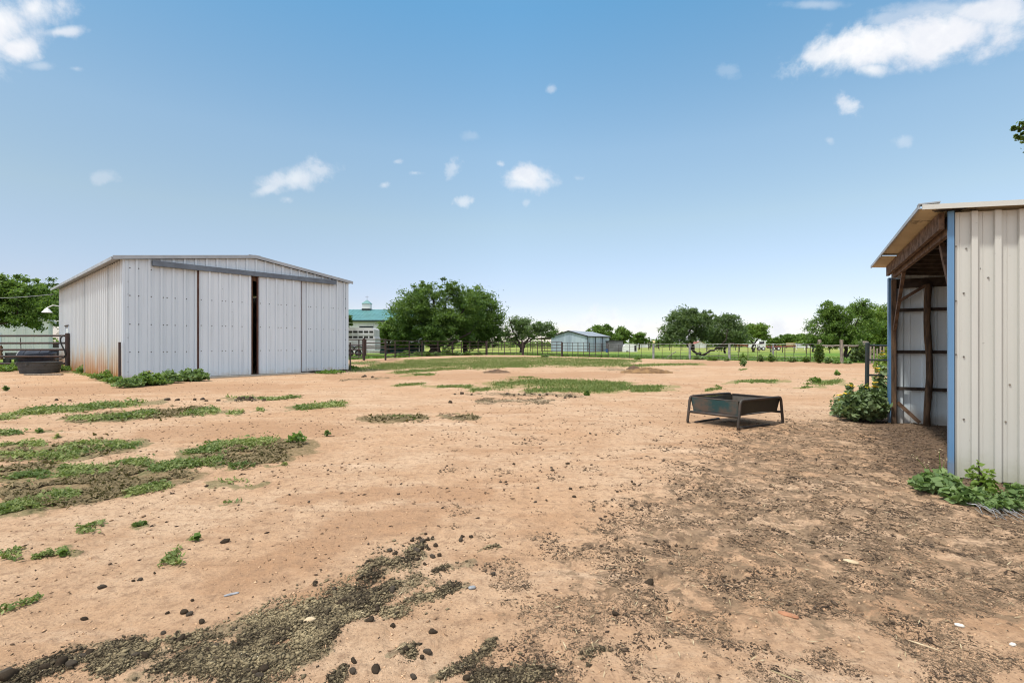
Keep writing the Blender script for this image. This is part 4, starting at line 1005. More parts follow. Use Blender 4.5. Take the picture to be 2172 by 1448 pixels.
# ================================================================ shed at the right
shed = thing('open_shed', 'beige metal lean-to shed with blue corner trim and open wooden front', 'shed', sq(0, 0))
RZ = lambda t: 2.835 - .085 * t
mb = MB(); mb.ribs(SO, TD, (-SD[0], -SD[1]), .03, 3.3, .0, lambda t: RZ(t) - .02, .178, .062, .036, 0, 0, .19)
for t, z in ((.13, 2.42), (.11, 1.95), (.11, 1.28), (.11, .62), (.43, .62), (.30, 2.1), (.62, 1.9), (.62, 1.1), (.05, 2.45), (.05, 1.87), (.05, 1.3), (.46, 1.0), (.9, 1.9), (.9, 1.2), (.9, .6)):
    mb.stud(sq(-.003, t, z), (-SD[0], -SD[1], .0), .0095, .008, 1)
for t, z in ((.24, 2.2), (.35, 2.0), (.26, 1.42)): mb.stud(sq(-.003, t, z), (-SD[0], -SD[1], .0), .005, .002, 2)
mb.build('near_wall', ['beige_metal', 'screw_bright', 'screw'], shed)
mb = MB(); mb.ribs(sq(4.26, 0), TD, (-SD[0], -SD[1]), .0, 3.3, 0.0, lambda t: RZ(t) - .02, .36, .10, .045, 0, 0, .12); mb.build('far_wall', 'inner_metal', shed)
mb = MB(); mb.ribs(sq(0, 3.3), SD, TD, 0, 4.26, 0.0, RZ(3.3), .36, .10, .045); mb.build('back_wall', 'inner_metal', shed)
mb = MB(); mb.obox(sq(-.040, -.020, .0), v3(TD, .048), v3(SD, .055), (0, 0, RZ(0) - .012))
mb.build('corner_trim', 'blue_trim', shed)
mb = MB(); mb.obox(sq(4.18, -.05, .0), v3(TD, .04), v3(SD, .16), (0, 0, 2.62)); mb.build('corner_trim', 'blue_trim', shed)
# roof: two lapped ribbed sheets, underside seen from the yard
def roof_sheet(s0, s1, t0, t1, dz):
    mb = MB(); n = int((s1 - s0) / .105); vs = []
    for k in range(n + 1):
        s_ = s0 + (s1 - s0) * k / n; h = .022 if k % 2 else 0
        for t in np.linspace(t0, t1, 5): vs.append(sq(s_, t, RZ(t) + .008 + dz + h + .006 * math.sin(s_ * 5 + t * 3)))
    fs = []
    for k in range(n):
        for j in range(4): a_ = k * 5 + j; fs.append((a_, a_ + 5, a_ + 6, a_ + 1))
    mb.add(vs, fs); off = len(vs)
    return mb
rs = roof_sheet(-.13, 3.1, -.265, 3.4, .006).build('roof_sheet', 'soffit', shed)
mb = MB(); mb.obox(sq(-.13, -.28, RZ(-.265) + .005), v3(SD, 3.23), v3(TD, .016), (0, 0, .042)); mb.obox(sq(-.14, -.28, RZ(-.265) + .049), v3(TD, .18), v3(SD, .1), (0, 0, .014)); mb.build('eave_trim', 'trim_grey', rs)
rs2 = roof_sheet(3.0, 4.36, -.28, 3.4, -.022).build('roof_sheet', 'soffit', shed)
mb = MB(); mb.obox(sq(3.0, -.296, RZ(-.28) - .02), v3(SD, 1.36), v3(TD, .016), (0, 0, .042)); mb.build('eave_trim', 'trim_grey', rs2)
mb = MB(); rr = tuple(sq(-.15, 3.4, RZ(3.4))[i] - sq(-.15, -.25, RZ(-.25))[i] for i in range(3)); mb.obox(sq(-.15, -.25, RZ(-.25) - .006), rr, v3(SD, .018), (0, 0, .052)); mb.build('rake_trim', 'beige_metal', shed)
# header beam along the open front
mb = MB(); mb.obox(sq(.05, -.035, 2.655), v3(SD, 4.16), v3(TD, -.045), (0, 0, .18)); mb.obox(sq(.05, .0, 2.60), v3(SD, 4.0), v3(TD, .045), (0, 0, .2)); mb.build('header_beam', 'shed_wood', shed)
for k in range(9):
    s_ = .42 + k * .45
    mb = MB(); z1 = RZ(.1) - .03; mb.obox(sq(s_, .055, z1 - .15), tuple(sq(s_, 3.25, RZ(3.25) - .18)[i] - sq(s_, .055, z1 - .15)[i] for i in range(3)), v3(SD, .045), (0, 0, .15)); mb.build('rafter', 'dark_wood', shed)
mb = MB(); mb.obox(sq(4.16, .02, 2.42), v3(TD, 3.2), v3(SD, .05), (0, 0, .16)); mb.build('top_plate', 'dark_wood', shed)
for z in (2.0, 1.255, .60):
    mb = MB(); mb.obox(sq(4.16, .05, z), v3(TD, 3.2), v3(SD, .05), (0, 0, .055)); mb.build('girt', 'dark_wood', shed)
def log(name, s_, t, z1, r, m):
    mb = MB(); pts = [sq(s_ + .012 * math.sin(k * 1.7 + t), t + .02 * math.sin(k * 1.1 + s_), -.1 + (z1 + .1) * k / 8) for k in range(9)]
    mb.tube(pts, [r * (1 + .07 * math.sin(k * 2.3 + t * 5)) for k in range(9)], 10); return mb.build(name, m, shed, smooth=True)
mb = MB(); mb.obox(sq(4.09, -.012, -.05), v3(TD, .065), v3(SD, .09), (0, 0, 2.62)); mb.build('post', 'log_wood', shed)
log('post', 4.10, .49, 2.46, .050, 'log_wood'); log('post', 4.10, 1.5, 2.46, .06, 'log_wood'); log('post', .1, .08, 2.7, .05, 'dark_wood'); log('post', .12, 1.6, 2.6, .05, 'dark_wood')
for p, q, w_ in (((4.02, .0, 1.66), (3.25, .03, 2.63), .075), ((4.12, .09, 2.15), (4.12, .47, 2.42), .05), ((4.12, .05, .36), (4.12, .36, .02), .06), ((.3, .06, 2.0), (.75, .05, 2.62), .07)):
    a_ = Vector(sq(*p)); b_ = Vector(sq(*q)); dr = (b_ - a_); sd_ = dr.cross(Vector((*SD, 0)) if abs(p[0] - q[0]) < .2 else Vector((*TD, 0))).normalized()
    th = Vector((*SD, 0)) if abs(p[0] - q[0]) < .2 else Vector((*TD, 0))
    mb = MB(); mb.obox(a_, dr, sd_ * w_, th * .045); mb.build('brace', 'shed_wood', shed)

# ================================================================ narrow green pipe gate beside the shed
gg = thing('green_gate', 'dark green pipe gate beside the far corner of the open shed', 'gate', G(1840, 890))
x, y, _ = G(1840, 890)
mb = MB(); mb.tube([(x - .02, y, -.1), (x, y, 1.44)], .036, 10); mb.lathe((x, y, 1.44), [(.036, 0), (.02, .014), (.001, .016)], 10); mb.build('stile', 'pipe_green', gg)
dx = .92; dy = .26
for z in (1.40, 1.125, .84, .56, .28):
    mb = MB(); mb.tube([(x, y, z), (x + dx, y + dy, z - .02)], .018, 8); mb.build('rail', 'pipe_green', gg)
mb = MB(); mb.tube([(x + dx, y + dy, .2), (x + dx, y + dy, 1.40)], .025, 8); mb.build('stile', 'pipe_green', gg)

# ================================================================ bunk feeder
FF, FL, FR = np.array(G(1566, 911)), np.array(G(1459, 896.5)), np.array(G(1660, 897.5)); FB = FL + FR - FF
fd = thing('bunk_feeder', 'dark rusty steel bunk feeder with teal paint on its end panel', 'feeder', tuple((FF + FB) / 2))
def hh(p, z): return np.array([p[0], p[1], z])
TOPZ = .475
ins = .08
def uframe(a, b):
    dr = (b - a) / np.linalg.norm(b - a); L = np.linalg.norm(b - a)
    P_ = lambda q, z: tuple(a + dr * q + np.array([0, 0, z]))
    r = .07; sp_ = .05
    pts = [P_(.05, -.015), P_(0, .005), P_(-.005, .05), P_(.02, .2), P_(sp_, TOPZ - r), P_(sp_ + .012, TOPZ - r * .5), P_(sp_ + r * .45, TOPZ - .008), P_(sp_ + r, TOPZ),
           P_(L * .5, TOPZ + .002), P_(L - sp_ - r, TOPZ), P_(L - sp_ - r * .45, TOPZ - .008), P_(L - sp_ - .012, TOPZ - r * .5), P_(L - sp_, TOPZ - r), P_(L - .02, .2), P_(L + .005, .05), P_(L, .005), P_(L - .05, -.015)]
    mb = MB(); mb.tube(pts, .024, 10); return mb
uframe(FF, FR).build('leg_frame', 'feeder_tube', fd, smooth=True)
uframe(FL, FB).build('leg_frame', 'feeder_tube', fd, smooth=True)
cen = (FF + FB) / 2
def tow(p, k): return p + (cen - p) * k
for a_, b_ in ((FF, FL), (FR, FB)):
    mb = MB(); mb.tube([tuple(hh(tow(a_, .03), .205)), tuple(hh(tow(b_, .03), .205))], .022, 8); mb.build('crossbar', 'feeder_tube', fd, smooth=True)
    mb = MB(); k_ = .10; mb.tube([tuple(hh(tow(a_, k_), TOPZ - .012)), tuple(hh(tow(b_, k_), TOPZ - .012))], .013, 8); mb.build('top_edge', 'feeder_tube', fd, smooth=True)
for a_, b_ in ((FF, FR), (FL, FB)):
    mb = MB(); mb.tube([tuple(hh(tow(a_, .16) , .012)), tuple(hh(a_ + (b_ - a_) * .68, .008))], .024, 8); mb.build('ground_rail', 'feeder_tube', fd, smooth=True)
def panel_(a_, b_, m, ka, kb):
    at_, bt_ = hh(tow(a_, ka), TOPZ - .012), hh(tow(b_, ka), TOPZ - .012); ab_, bb_ = hh(tow(a_, kb), .215), hh(tow(b_, kb), .215)
    nrm = np.cross(bt_ - at_, ab_ - at_); nrm /= np.linalg.norm(nrm); n_ = 8; vs = []
    for q in (-.005, .005):
        for j in range(4):
            fz = j / 3
            for k in range(n_ + 1):
                f = k / n_; p = (at_ * (1 - f) + bt_ * f) * (1 - fz) + (ab_ * (1 - f) + bb_ * f) * fz
                p = p + nrm * (q + .010 * math.sin(math.pi * f) * fz) + np.array([0, 0, .012 * math.sin(math.pi * f) * (1 - fz) * (-1) + .02 * math.sin(math.pi * f) * fz]); vs.append(tuple(p))
    fs = []; st_ = n_ + 1
    for q in (0, 1):
        for j in range(3):
            for k in range(n_):
                i = q * 4 * st_ + j * st_ + k; f_ = (i, i + 1, i + st_ + 1, i + st_); fs.append(f_ if q else f_[::-1])
    for k in range(n_): fs.append((k, k + 1, 4 * st_ + k + 1, 4 * st_ + k)); i = 3 * st_ + k; fs.append((i + 1, i, 4 * st_ + i, 4 * st_ + i + 1))
    for j in range(3):
        i = j * st_; fs.append((i + st_, i, 4 * st_ + i, 4 * st_ + i + st_)); i += n_; fs.append((i, i + st_, 4 * st_ + i + st_, 4 * st_ + i))
    mb = MB(); mb.add(vs, fs); return mb
panel_(FL, FF, 0, .085, .12).build('end_panel', 'feeder_teal', fd, smooth=False)
panel_(FR, FB, 0, .085, .12).build('end_panel', 'feeder_inside', fd)
panel_(FF, FR, 0, .055, .13).build('side_panel', 'feeder_dark', fd)
panel_(FB, FL, 0, .055, .13).build('side_panel', 'feeder_dark', fd)
mb = MB(); q = [hh(tow(p, .14), .222) for p in (FF, FR, FB, FL)]; mb.add([tuple(p) for p in q] + [tuple(p - np.array([0, 0, .012])) for p in q], [(0, 1, 2, 3), (7, 6, 5, 4), (0, 4, 5, 1), (1, 5, 6, 2), (2, 6, 7, 3), (3, 7, 4, 0)]); mb.build('trough_floor', 'feeder_inside', fd)
# ================================================================ trees
def tree(name, lab, base, blobs, limbs, leaf, bark='bark', n=9000, ls=.2, seed=1, group=None, clump=.30, hole=.42, droop=0.0, twigs=40, tall=1.0):
    """base = (u, d); blobs = [(u, v, ru, rv[, leaf material index])] crown masses surveyed at depth d;
    limbs = [([(u, v, dy)...], r0, r1)]"""
    rg = np.random.default_rng(seed); d = base[1]; s = d / F
    t = thing(name, lab, 'tree', (xat(*base), d, 0), group)
    mb = MB(); nodes = []
    for pts, r0, r1 in limbs:
        P = [Vector((xat(u, d), d + dy, max(EYE + (HZ - v) * s, -.2))) for u, v, dy in pts]
        Q = []
        for a_, b_ in zip(P[:-1], P[1:]):
            for k in range(4):
                w_ = a_.lerp(b_, k / 4)
                if Q: w_ = w_ + Vector(rg.normal(0, 1, 3)) * r0 * .35
                Q.append(w_)
        Q.append(P[-1]); m_ = len(Q)
        mb.tube(Q, [r0 + (r1 - r0) * k / (m_ - 1) for k in range(m_)], 8); nodes += Q[2:]
    vol = np.array([b[2] * b[3] for b in blobs], float); vol /= vol.sum()
    ctr = []; crad = []; cmi = []
    for b, f in zip(blobs, vol):
        ru, rv = b[2] * s, b[3] * s; rd = (ru * .75 + rv * .25)
        nc = max(8, int(f * n / 60)); k = 0
        while k < nc:
            q = rg.normal(0, 1, 3); q /= np.linalg.norm(q); r = rg.random() ** .42
            q = q * r * (1 + rg.normal(0, .10))
            if q[2] < -.55 and rg.random() < .5: continue
            c = np.array([xat(b[0], d) + q[0] * ru, d + q[1] * rd, EYE + (HZ - b[1]) * s + q[2] * rv])
            if c[2] < .25: continue
            ctr.append(c); crad.append(min(ru, rv) * clump * rg.uniform(.45, 1.15)); cmi.append(b[4] if len(b) > 4 else 0); k += 1
    ctr = np.array(ctr); crad = np.array(crad); cmi = np.array(cmi)
    kp = fbm(ctr[:, 0] / (crad.mean() * 2.2) + seed, ctr[:, 2] / (crad.mean() * 2.2) + ctr[:, 1] * .3, seed, 2) > hole - .1 * rg.random(len(ctr))
    ctr, crad, cmi = ctr[kp], crad[kp], cmi[kp]
    per = max(8, int(n / len(ctr)))
    N = len(ctr) * per
    off = rg.normal(0, .5, (len(ctr), per, 3)) * crad[:, None, None]; off[:, :, 2] *= .62
    if droop: off[:, :, 2] -= droop * crad[:, None] * (np.abs(off[:, :, 0]) / crad[:, None]) ** 1.5
    Pn = (ctr[:, None, :] + off).reshape(-1, 3)
    S = ls * .74 * rg.uniform(.6, 1.35, N)
    V, Fc = leaves(Pn, S, 1.7, .35, seed)
    ti = np.clip(np.repeat(rg.normal(.45, .26, len(ctr)), per) + rg.normal(0, .26, N), 0, 1)
    mats = leaf if isinstance(leaf, list) else [leaf]
    ok = Pn[:, 2] > .1
    Fk = Fc[ok]; mi = np.repeat(cmi, per)[ok]
    np_obj('crown', V, Fk, mats, np.repeat(ti, 4), t, mi=mi)
    # twigs from the limbs into the foliage
    if nodes:
        nd = np.array([tuple(p) for p in nodes])
        for i in rg.permutation(len(ctr))[:twigs]:
            j = int(np.argmin(((nd - ctr[i]) ** 2).sum(1))); a_ = Vector(nd[j]); b_ = Vector(ctr[i])
            mid = a_.lerp(b_, .5) + Vector((0, 0, (b_ - a_).length * .12)); rr = max(.018 * s * 20, .02)
            mb.tube([a_, mid, b_], [rr * 1.5, rr, rr * .5], 5, 0, False)
    mb.build('trunk', bark, t, smooth=True)
    return t
LD, LM, LL, LG = 'leaf_dark', 'leaf_mid', 'leaf_light', 'leaf_grey'
tree('broadleaf_tree', 'leafy green tree overhanging the left gate in front of the pale shed', (-55, 38), [(20,640,90,52),(60,672,52,34),(-50,640,90,60),(35,612,55,28)], [([(-55,790,0),(-48,740,0),(-25,690,0),(20,650,0)], .35, .08), ([(-48,740,0),(-80,690,0),(-90,640,.4)], .25, .06), ([(-30,695,0),(50,680,-.5)], .12, .04)], [LM, LL], n=26000, ls=.17, seed=3, hole=.40)
tree('broadleaf_tree', 'tall dark tree rising behind the pale shed left of the barn', (100, 72), [(70,650,48,48),(108,660,32,62),(40,628,40,32),(115,625,30,28)], [([(100,752,0),(98,700,0),(90,650,0)], .45, .12), ([(98,700,0),(112,650,0)], .2, .08)], [LD], n=15000, ls=.27, seed=4, hole=.30)
tree('spreading_tree', 'big dark spreading tree with thick twin trunks behind the corral fence', (923, 78), [(925,668,85,58),(930,712,80,26),(868,708,44,26),(905,726,50,14,1),(962,722,40,18),(892,648,58,40),(935,628,46,34),(860,672,44,44),(905,612,28,20),(950,690,75,38),(985,650,50,40),(870,700,50,26),(960,618,26,18)],
     [([(918,751,0),(917,730,0),(908,700,0),(880,660,0)], .55, .15), ([(929,751,.4),(930,725,.4),(940,690,.4),(945,640,0)], .5, .12), ([(930,725,.4),(965,690,0),(985,655,0)], .3, .1), ([(912,712,0),(925,660,-.5),(915,615,0)], .25, .06), ([(936,750,-.6),(948,735,-.8),(966,722,-1),(1000,705,-1.2)], .28, .12)], [LD, LM], n=58000, ls=.25, seed=5, hole=.40, twigs=110)
tree('spreading_tree', 'rounded dark tree right of the twin trunked one', (986, 86), [(1010,668,58,55),(1005,715,60,26),(1030,728,36,14),(1030,690,44,48),(985,690,60,45),(1000,640,40,28),(1042,715,28,24),(1020,645,34,28)],
     [([(986,749,0),(985,728,0),(990,700,0),(1005,665,0)], .5, .14), ([(985,730,0),(1020,705,0),(1040,690,0)], .3, .1)], [LD, LM], n=42000, ls=.27, seed=6, hole=.34, twigs=70)
tree('bushy_tree', 'light green bushy tree beside the stock trailer', (822, 80), [(812,705,26,26),(838,700,30,28),(800,722,18,20),(850,720,26,22),(826,686,18,12)], [([(825,750,0),(824,725,0),(815,700,0)], .2, .06), ([(824,728,0),(842,700,0)], .15, .05)], [LM, LL], n=16000, ls=.22, seed=7, hole=.30)
tree('bushy_tree', 'small dark tree peeking past the right barn wall', (733, 60), [(738,682,12,16),(726,690,20,20)], [([(733,755,0),(732,700,0)], .16, .06)], [LD], n=2600, ls=.2, seed=8)
tree('mesquite_tree', 'open mesquite with bare forked limbs left of the lean-to', (1108, 95), [(1115,692,34,18),(1098,690,22,18),(1142,690,30,16),(1130,706,44,14),(1162,702,20,12),(1090,715,20,12),(1075,712,14,18)],
     [([(1106,748,0),(1104,733,0),(1094,715,0),(1084,690,0),(1080,672,0)], .30, .07), ([(1108,748,.2),(1112,730,0),(1122,712,0),(1140,695,0)], .30, .07), ([(1112,730,0),(1128,720,.4),(1150,700,.5)], .2, .05), ([(1103,735,0),(1086,722,-.3),(1078,712,0)], .2, .06), ([(1107,732,.3),(1108,700,.3)], .16, .05)], [LG, LM], n=13000, ls=.24, seed=9, hole=.40, twigs=90, clump=.62)
tree('broadleaf_tree', 'bright green tree right behind the galvanized shed', (1280, 140), [(1276,708,24,16),(1262,700,14,12),(1294,716,18,14),(1286,696,12,9)], [([(1280,742,0),(1279,722,0),(1276,705,0)], .4, .12)], [LM, LL], n=9000, ls=.36, seed=10, hole=.22, clump=.5)
tree('broadleaf_tree', 'darker round tree right of the one behind the galvanized shed', (1322, 148), [(1322,706,18,13),(1312,716,14,10),(1334,714,10,10),(1312,722,20,8)], [([(1322,741,0),(1322,722,0),(1320,706,0)], .4, .12)], [LM], n=8000, ls=.36, seed=11, hole=.22, clump=.5)
tree('broadleaf_tree', 'small round tree behind the white hut', (1356, 172), [(1357,716,16,11),(1350,722,14,8),(1364,722,12,8)], [([(1356,740,0),(1356,722,0)], .3, .1)], [LM, LL], n=5000, ls=.4, seed=12, hole=.22, clump=.5)
tree('broadleaf_tree', 'small dark tree between the white hut and the gazebo', (1376, 190), [(1376,723,9,7),(1370,726,8,5)], [([(1376,739,0),(1376,726,0)], .25, .1)], [LD], n=1500, ls=.42, seed=13)
tree('broadleaf_tree', 'distant bush like tree right of the gazebo', (1396, 190), [(1396,725,9,6),(1404,727,8,5)], [([(1396,739,0),(1396,728,0)], .25, .1)], [LM], n=1500, ls=.42, seed=14)
tree('broadleaf_tree', 'pale green tree between the mesquite and the galvanized shed', (1182, 135), [(1180,712,18,9),(1168,710,10,10),(1194,710,14,7)], [([(1182,742,0),(1182,715,0)], .3, .1)], [LM, LL], n=4500, ls=.36, seed=15, hole=.25, clump=.5)
tree('mesquite_tree', 'wide mesquite with two leaning trunks spread in a V', (1483, 63), [(1458,690,46,34),(1440,710,36,22),(1472,668,34,16),(1494,678,18,20),(1452,672,24,16),(1416,722,18,10),(1495,712,16,16)],
     [([(1484,755,0),(1471,743,0),(1457,730,0),(1450,712,0),(1452,690,0)], .17, .06), ([(1470,741,0),(1468,722,.3),(1478,695,.3),(1488,670,.3)], .2, .05), ([(1460,730,0),(1442,715,.4),(1425,705,.5)], .14, .05), ([(1455,712,0),(1470,690,-.5),(1475,665,-.5)], .14, .04),
      ([(1485,755,0),(1507,744,0),(1530,733,0),(1541,718,0),(1542,698,0)], .15, .06), ([(1528,734,0),(1545,730,.2),(1560,726,.3)], .12, .05), ([(1481,757,0),(1485,749,0)], .34, .2)], [LG, LM], n=26000, ls=.19, seed=16, hole=.40, droop=.35, twigs=150, clump=.42)
tree('mesquite_tree', 'dense mesquite crown over the right leaning trunk', (1545, 66), [(1538,700,38,34),(1520,712,24,26),(1558,712,28,26),(1540,680,24,15),(1512,682,10,10)], [([(1541,750,.6),(1540,738,.5),(1539,715,.3),(1540,690,0)], .16, .06), ([(1539,720,.3),(1556,700,.2)], .1, .04)], [LG, LM], n=22000, ls=.19, seed=17, hole=.33, droop=.3, twigs=80, clump=.42)
tree('mesquite_tree', 'bright yellow green tree behind the dense mesquite', (1598, 100), [(1592,704,28,15),(1612,704,18,15),(1575,712,22,14),(1600,696,24,10),(1622,712,10,12)], [([(1598,746,0),(1597,732,0),(1588,712,0)], .28, .08), ([(1597,733,0),(1612,712,0)], .2, .06), ([(1600,746,.3),(1606,728,.3)], .15, .06)], [LL], n=12000, ls=.26, seed=18, hole=.34, twigs=60, clump=.5)
tree('mesquite_tree', 'tall feathery mesquite behind the old wooden posts', (1790, 52), [(1768,676,32,36),(1742,700,34,26),(1800,690,40,36),(1825,658,26,26),(1760,660,22,20),(1790,720,50,22),(1730,722,26,14),(1838,690,34,26)],
     [([(1796,764,0),(1793,735,0),(1780,700,0),(1765,655,0)], .2, .05), ([(1793,740,0),(1812,700,0),(1828,650,0)], .17, .05), ([(1785,715,0),(1755,705,0),(1735,690,0)], .11, .04), ([(1805,712,0),(1840,690,.3)], .1, .04), ([(1800,764,.5),(1822,730,.5),(1845,700,.5)], .13, .05)], [LM, LL], n=34000, ls=.14, seed=19, hole=.40, droop=.5, twigs=160, clump=.46)
tree('mesquite_tree', 'lighter feathery mesquite reaching the far shed corner', (1865, 58), [(1866,688,34,32),(1880,665,26,24),(1845,680,26,28),(1885,725,34,24),(1860,748,40,12),(1850,715,34,22),(1888,700,34,34),(1870,735,30,16)], [([(1868,760,0),(1866,725,0),(1860,690,0)], .16, .05), ([(1867,735,0),(1885,690,0)], .12, .04)], [LL, LM], n=38000, ls=.14, seed=20, hole=.38, droop=.4, twigs=80, clump=.46)
tree('bushy_tree', 'yellow green bush like tree left of the feathery mesquites', (1725, 95), [(1722,722,26,14),(1700,726,18,9),(1742,722,16,12)], [([(1724,746,0),(1724,728,0)], .18, .08)], [LL], n=4000, ls=.24, seed=21, hole=.3)
tree('broadleaf_tree', 'tree beyond the shed roof with a branch tip reaching over the right edge', (2330, 15), [(2225,300,62,40),(2290,240,80,70),(2192,276,30,13),(2172,288,16,10),(2172,266,26,6),(2155,272,12,8)], [([(2330,830,0),(2320,600,0),(2290,420,0),(2260,310,0)], .22, .06), ([(2290,420,0),(2240,330,0),(2195,282,0),(2160,272,0)], .07, .012), ([(2315,560,0),(2380,380,0)], .12, .05)], [LD], n=9000, ls=.075, seed=22, hole=.36, twigs=60)
# distant wood along the horizon: individual crowns where they can be told apart, the rest one mass
k = 0
FAR = [(1644,722,16,7,'far round tree behind the cab of the white truck'),(1668,718,18,9,'far green tree above the middle of the red trailer'),(1690,717,14,9,'far tall tree above the tan crate'),(1712,716,14,10,'far tree at the left foot of the yellow green bush like tree')]
for i, (u, v, ru, rv, lb) in enumerate(FAR):
    tree('broadleaf_tree', lb, (u, 210), [(u, v, ru, rv), (u - ru * .5, v + 4, ru * .6, rv * .7), (u + ru * .6, v + 3, ru * .5, rv * .7)], [([(u, 738, 0), (u, v + 2, 0)], .3, .1)], [LM, LL], n=4500, ls=.5, seed=30 + i, hole=.2, clump=.55, twigs=6)
rg = np.random.default_rng(99); cs = []
for az in np.arange(-75, 75, .24):
    dd = rg.uniform(330, 420); hgt = rg.uniform(3.0, 6.2) * (1.25 if 20 < az < 36 else 1.0)
    r = rg.uniform(2.5, 5)
    for q in range(60):
        o_ = rg.normal(0, .55, 3); cs.append((math.sin(math.radians(az)) * dd + o_[0] * r, math.cos(math.radians(az)) * dd + o_[1] * r, max(.3, hgt * (.45 + .5 * o_[2] * .9))))
cs = np.array(cs); V, Fc = leaves(cs, rg.uniform(.7, 1.5, len(cs)), 1.4, .3, 77)
tag(np_obj('distant_wood', V, Fc, LM, np.repeat(np.clip(rg.normal(.4, .3, len(cs)), 0, 1), 4)), 'low line of distant trees closing the pasture horizon', 'wood', kind='stuff')

# ================================================================ plants
def plant(name, lab, u, v, wpx, hpx, n, leafpx, mat_='leaf_weed', flowers=0, cat='weed', group=None, seed=0, base=None, depth=None, stems=8, shape=1.0, lean=0.0, elong=1.6, up=.4):
    """a leafy plant standing at ground point (u, v), wpx wide and hpx tall as surveyed"""
    rg = np.random.default_rng(seed + 500)
    x, y, _ = base or G(u, v); s = y / F; z0 = gh(x, y); W, H = wpx * s * .5, hpx * s; D = depth or W * .7
    q = rg.normal(0, 1, (n, 3)); q /= np.linalg.norm(q, axis=1, keepdims=True); q *= rg.random((n, 1)) ** .4
    hh_ = (q[:, 2] * .5 + .5) ** shape
    lum = .35 + 1.05 * fbm(q[:, 0] * 2.6 + seed, q[:, 1] * 2.6, seed, 3); wob = .55 + .8 * fbm(np.arctan2(q[:, 1], q[:, 0]) * 1.6 + 9, hh_ * 2.5, seed + 7, 3)
    P = np.stack([x + q[:, 0] * W * wob * (1.1 - .25 * hh_) + lean * hh_ * H, y + q[:, 1] * D * wob, z0 + .01 + hh_ * H * lum * (1 - .3 * q[:, 0] ** 2) * 1.15], 1)
    S = leafpx * s * rg.uniform(.55, 1.4, n)
    V, Fc = leaves(P, S, elong, up, seed)
    ti = np.repeat(np.clip(rg.normal(.42, .25, n) + .1 * hh_, 0, 1), 4)
    small = n < 130 and not flowers
    if small:
        o = np_obj(name, V, Fc, mat_, ti, None, (x, y, z0)); return tag(o, lab, cat, group)
    t = thing(name, lab, cat, (x, y, z0), group)
    np_obj('foliage', V, Fc, mat_, ti, t)
    mb = MB()
    for k in range(stems):
        a_ = rg.random() * 6.28; r = rg.random() ** .5; p = P[rg.integers(n)]
        mb.tube([(x + math.cos(a_) * W * .3 * r, y + math.sin(a_) * D * .3 * r, z0 - .02), (x + (p[0] - x) * .6, y + (p[1] - y) * .6, z0 + (p[2] - z0) * .6), tuple(p)], [.010 + .02 * s, .008 + .012 * s, .004], 5)
    mb.build('stem', mat_ if False else 'bark', t)
    top = P[np.argsort(-(P[:, 2] + rg.normal(0, H * .22, n)))][:max(flowers, 0)]
    for p in top:
        mb = MB(); c = (p[0], p[1] - .02, p[2] + .03); r = leafpx * s * .75 + .006
        for k in range(7):
            a_ = k * .9 + rg.random(); mb.add([c, (c[0] + math.cos(a_) * r, c[1] + math.sin(a_) * r * .8, c[2] + r * .35), (c[0] + math.cos(a_ + .45) * r * 1.25, c[1] + math.sin(a_ + .45) * r, c[2] + r * .45), (c[0] + math.cos(a_ + .9) * r, c[1] + math.sin(a_ + .9) * r * .8, c[2] + r * .35)], [(0, 1, 2, 3)])
        mb.build('flower', 'yellow_flower', t)
    return t
# beside the shed
plant('flowering_bush', 'big leafy bush with yellow flowers at the foot of the green pipe gate', 1832, 893, 104, 70, 2400, 7.5, 'leaf_bush', 12, 'bush', None, 1, depth=.40, stems=22)
plant('flowering_bush', 'upright leafy bush with yellow flowers between green gate and shed post', 1870, 888, 36, 96, 900, 7.5, 'leaf_bush', 4, 'bush', None, 2, depth=.25, stems=14)
plant('flowering_bush', 'low yellowish flowering bush sprawling left of the green gate', 1790, 884, 56, 44, 700, 6, 'leaf_bush', 14, 'bush', None, 3, depth=.3)
plant('flowering_bush', 'bush with yellow flowers seen through the bars of the green gate', 1884, 796, 34, 54, 700, 5, 'leaf_light', 8, 'bush', None, 4, depth=.8)
plant('leafy_bush', 'greyish tangled bush before the thick wooden corner post', 1822, 769, 36, 42, 900, 5, 'leaf_grey', 0, 'bush', None, 5)
plant('climbing_vine', 'dark leafy vine climbing the leftmost old wooden post', 1738, 770, 20, 40, 500, 5, 'leaf_dark', 0, 'vine', None, 6)
